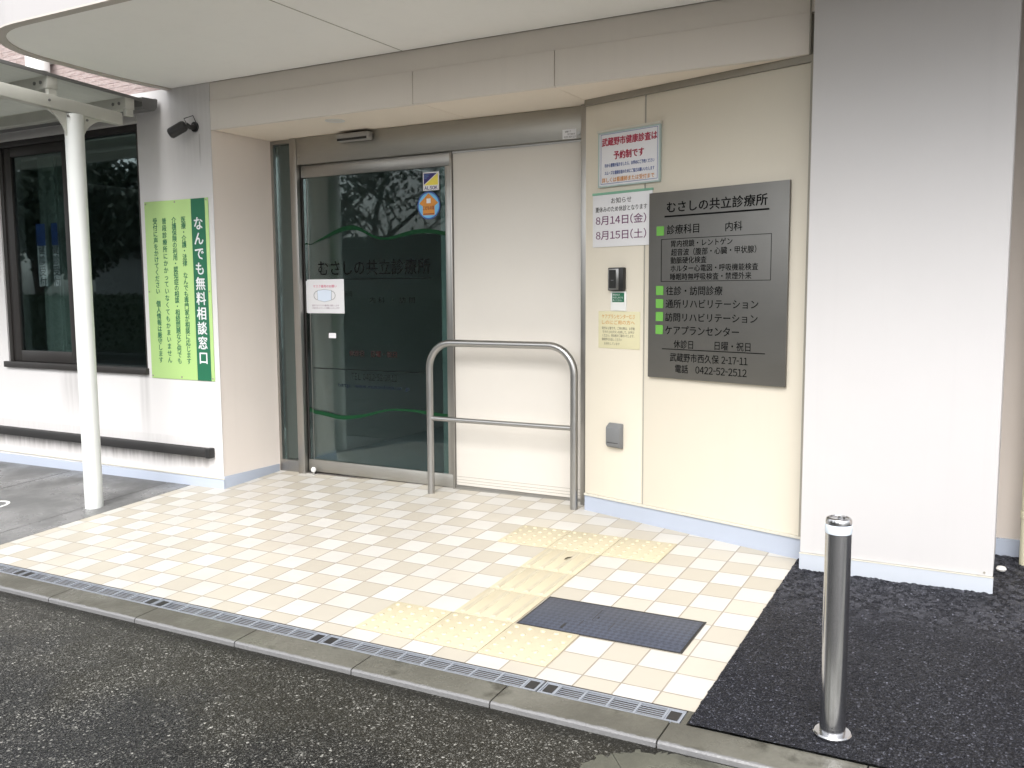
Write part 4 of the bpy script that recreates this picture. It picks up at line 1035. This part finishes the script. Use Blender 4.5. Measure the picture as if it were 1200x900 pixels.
# ================================================================ across the road (seen in the glass)
def tree(x, y, H, nleaf, seed, lab, crown, big=1.0):
    r = random.Random(seed); t = thing('tree', lab, 'tree', (x, y, zroad(x, -9)), 'trees across the road')
    z0 = zroad(x, -9); m = MB(); tips = []
    def grow(p, d, L, rad, lev):
        pts = [p]; rr = [rad]; q = p.copy(); dd = d.copy()
        for k in range(5):
            dd = (dd + Vector((r.uniform(-1, 1), r.uniform(-1, 1), r.uniform(-.3, .6)))*.18).normalized(); q = q+dd*L/5; pts.append(q.copy()); rr.append(rad*(1-.11*(k+1)))
        m.tube(pts, rr, 8 if lev < 2 else 5)
        if lev >= 2: tips.extend(pts[2:])
        if lev < 4:
            for k in range(3 if lev else 5):
                b = pts[r.randint(2, 5)]; a = r.uniform(0, 6.28)
                nd = (dd*.55 + Vector((math.cos(a), math.sin(a), r.uniform(-.05, .6)))).normalized(); grow(b, nd, L*r.uniform(.55, .75), rad*.45, lev+1)
    grow(Vector((x, y, z0)), Vector((0, 0, 1)), H*.5, H*.024, 0)
    m.build('trunk', M['bark'], t, fixn=False)
    m = MB()
    for i in range(nleaf):
        b = tips[r.randrange(len(tips))]
        if b.z < crown: continue
        c = b+Vector((r.gauss(0, .28), r.gauss(0, .28), r.gauss(0, .22))); s = r.uniform(.05, .11)*big
        a = Vector((r.gauss(0,1), r.gauss(0,1), r.gauss(0,1))).normalized(); e = a.orthogonal().normalized(); f = a.cross(e)
        m.quad(c-e*s, c+f*s*.5, c+e*s, c-f*s*.5)
    m.build('crown', M['leaf'], t, fixn=False, smooth=False)
tree(-12.2, -12, 7.0, 2200, 4, 'bare branched tree across the road before the grey house', 3.5)
tree(-17.5, -12.5, 7.5, 24000, 9, 'dense leafy tree across the road at the far left', 1.6, 1.6)
tree(-23, -11, 8, 24000, 12, 'broad leafy tree across the road beyond the hedge end', 1.6, 1.6)
tree(-5.0, -13, 6.5, 12000, 17, 'leafy tree across the road opposite the entrance', 2.2)
tree(4.0, -13, 7.0, 12000, 23, 'leafy tree across the road behind the photographer', 2.2)
t = thing('hedge', 'long clipped green hedge across the road', 'hedge', (-15, -10.6, -.1))
m = MB(); m.box(-34, 9, -11.0, -10.2, -.15, 1.25); m.build('core', M['leaf'], t)
m = MB(); r = random.Random(5)
for i in range(26000):
    c = Vector((r.uniform(-34, 9), r.choice((-10.15+r.gauss(0, .04), r.uniform(-11.05, -10.15))), 0)); c.z = r.uniform(-.1, 1.3) if c.y > -10.25 else 1.27+r.gauss(0, .05)
    s = r.uniform(.04, .08); a = Vector((r.gauss(0,1), r.gauss(0,1), r.gauss(0,1))).normalized(); e = a.orthogonal().normalized(); f = a.cross(e)
    m.quad(c-e*s, c+f*s*.6, c+e*s, c-f*s*.6)
m.build('leaves', M['hedge'], t, fixn=False, smooth=False)
t = thing('house', 'low flat roofed grey house across the road', 'house', (-16, -20, -.1))
m = MB(); m.box(-30, 6, -26, -18, -.2, 2.9); m.build('wall', M['house'], t)
m = MB(); m.box(-30.4, 6.4, -26.4, -17.6, 2.901, 3.25); m.build('roof', M['roofdark'], t)
for x in (-26, -21, -15, -9, -3, 2):
    m = MB(); m.box(x, x+1.6, -18.02, -17.98, .9, 2.2); m.build('window', M['brown'], t)
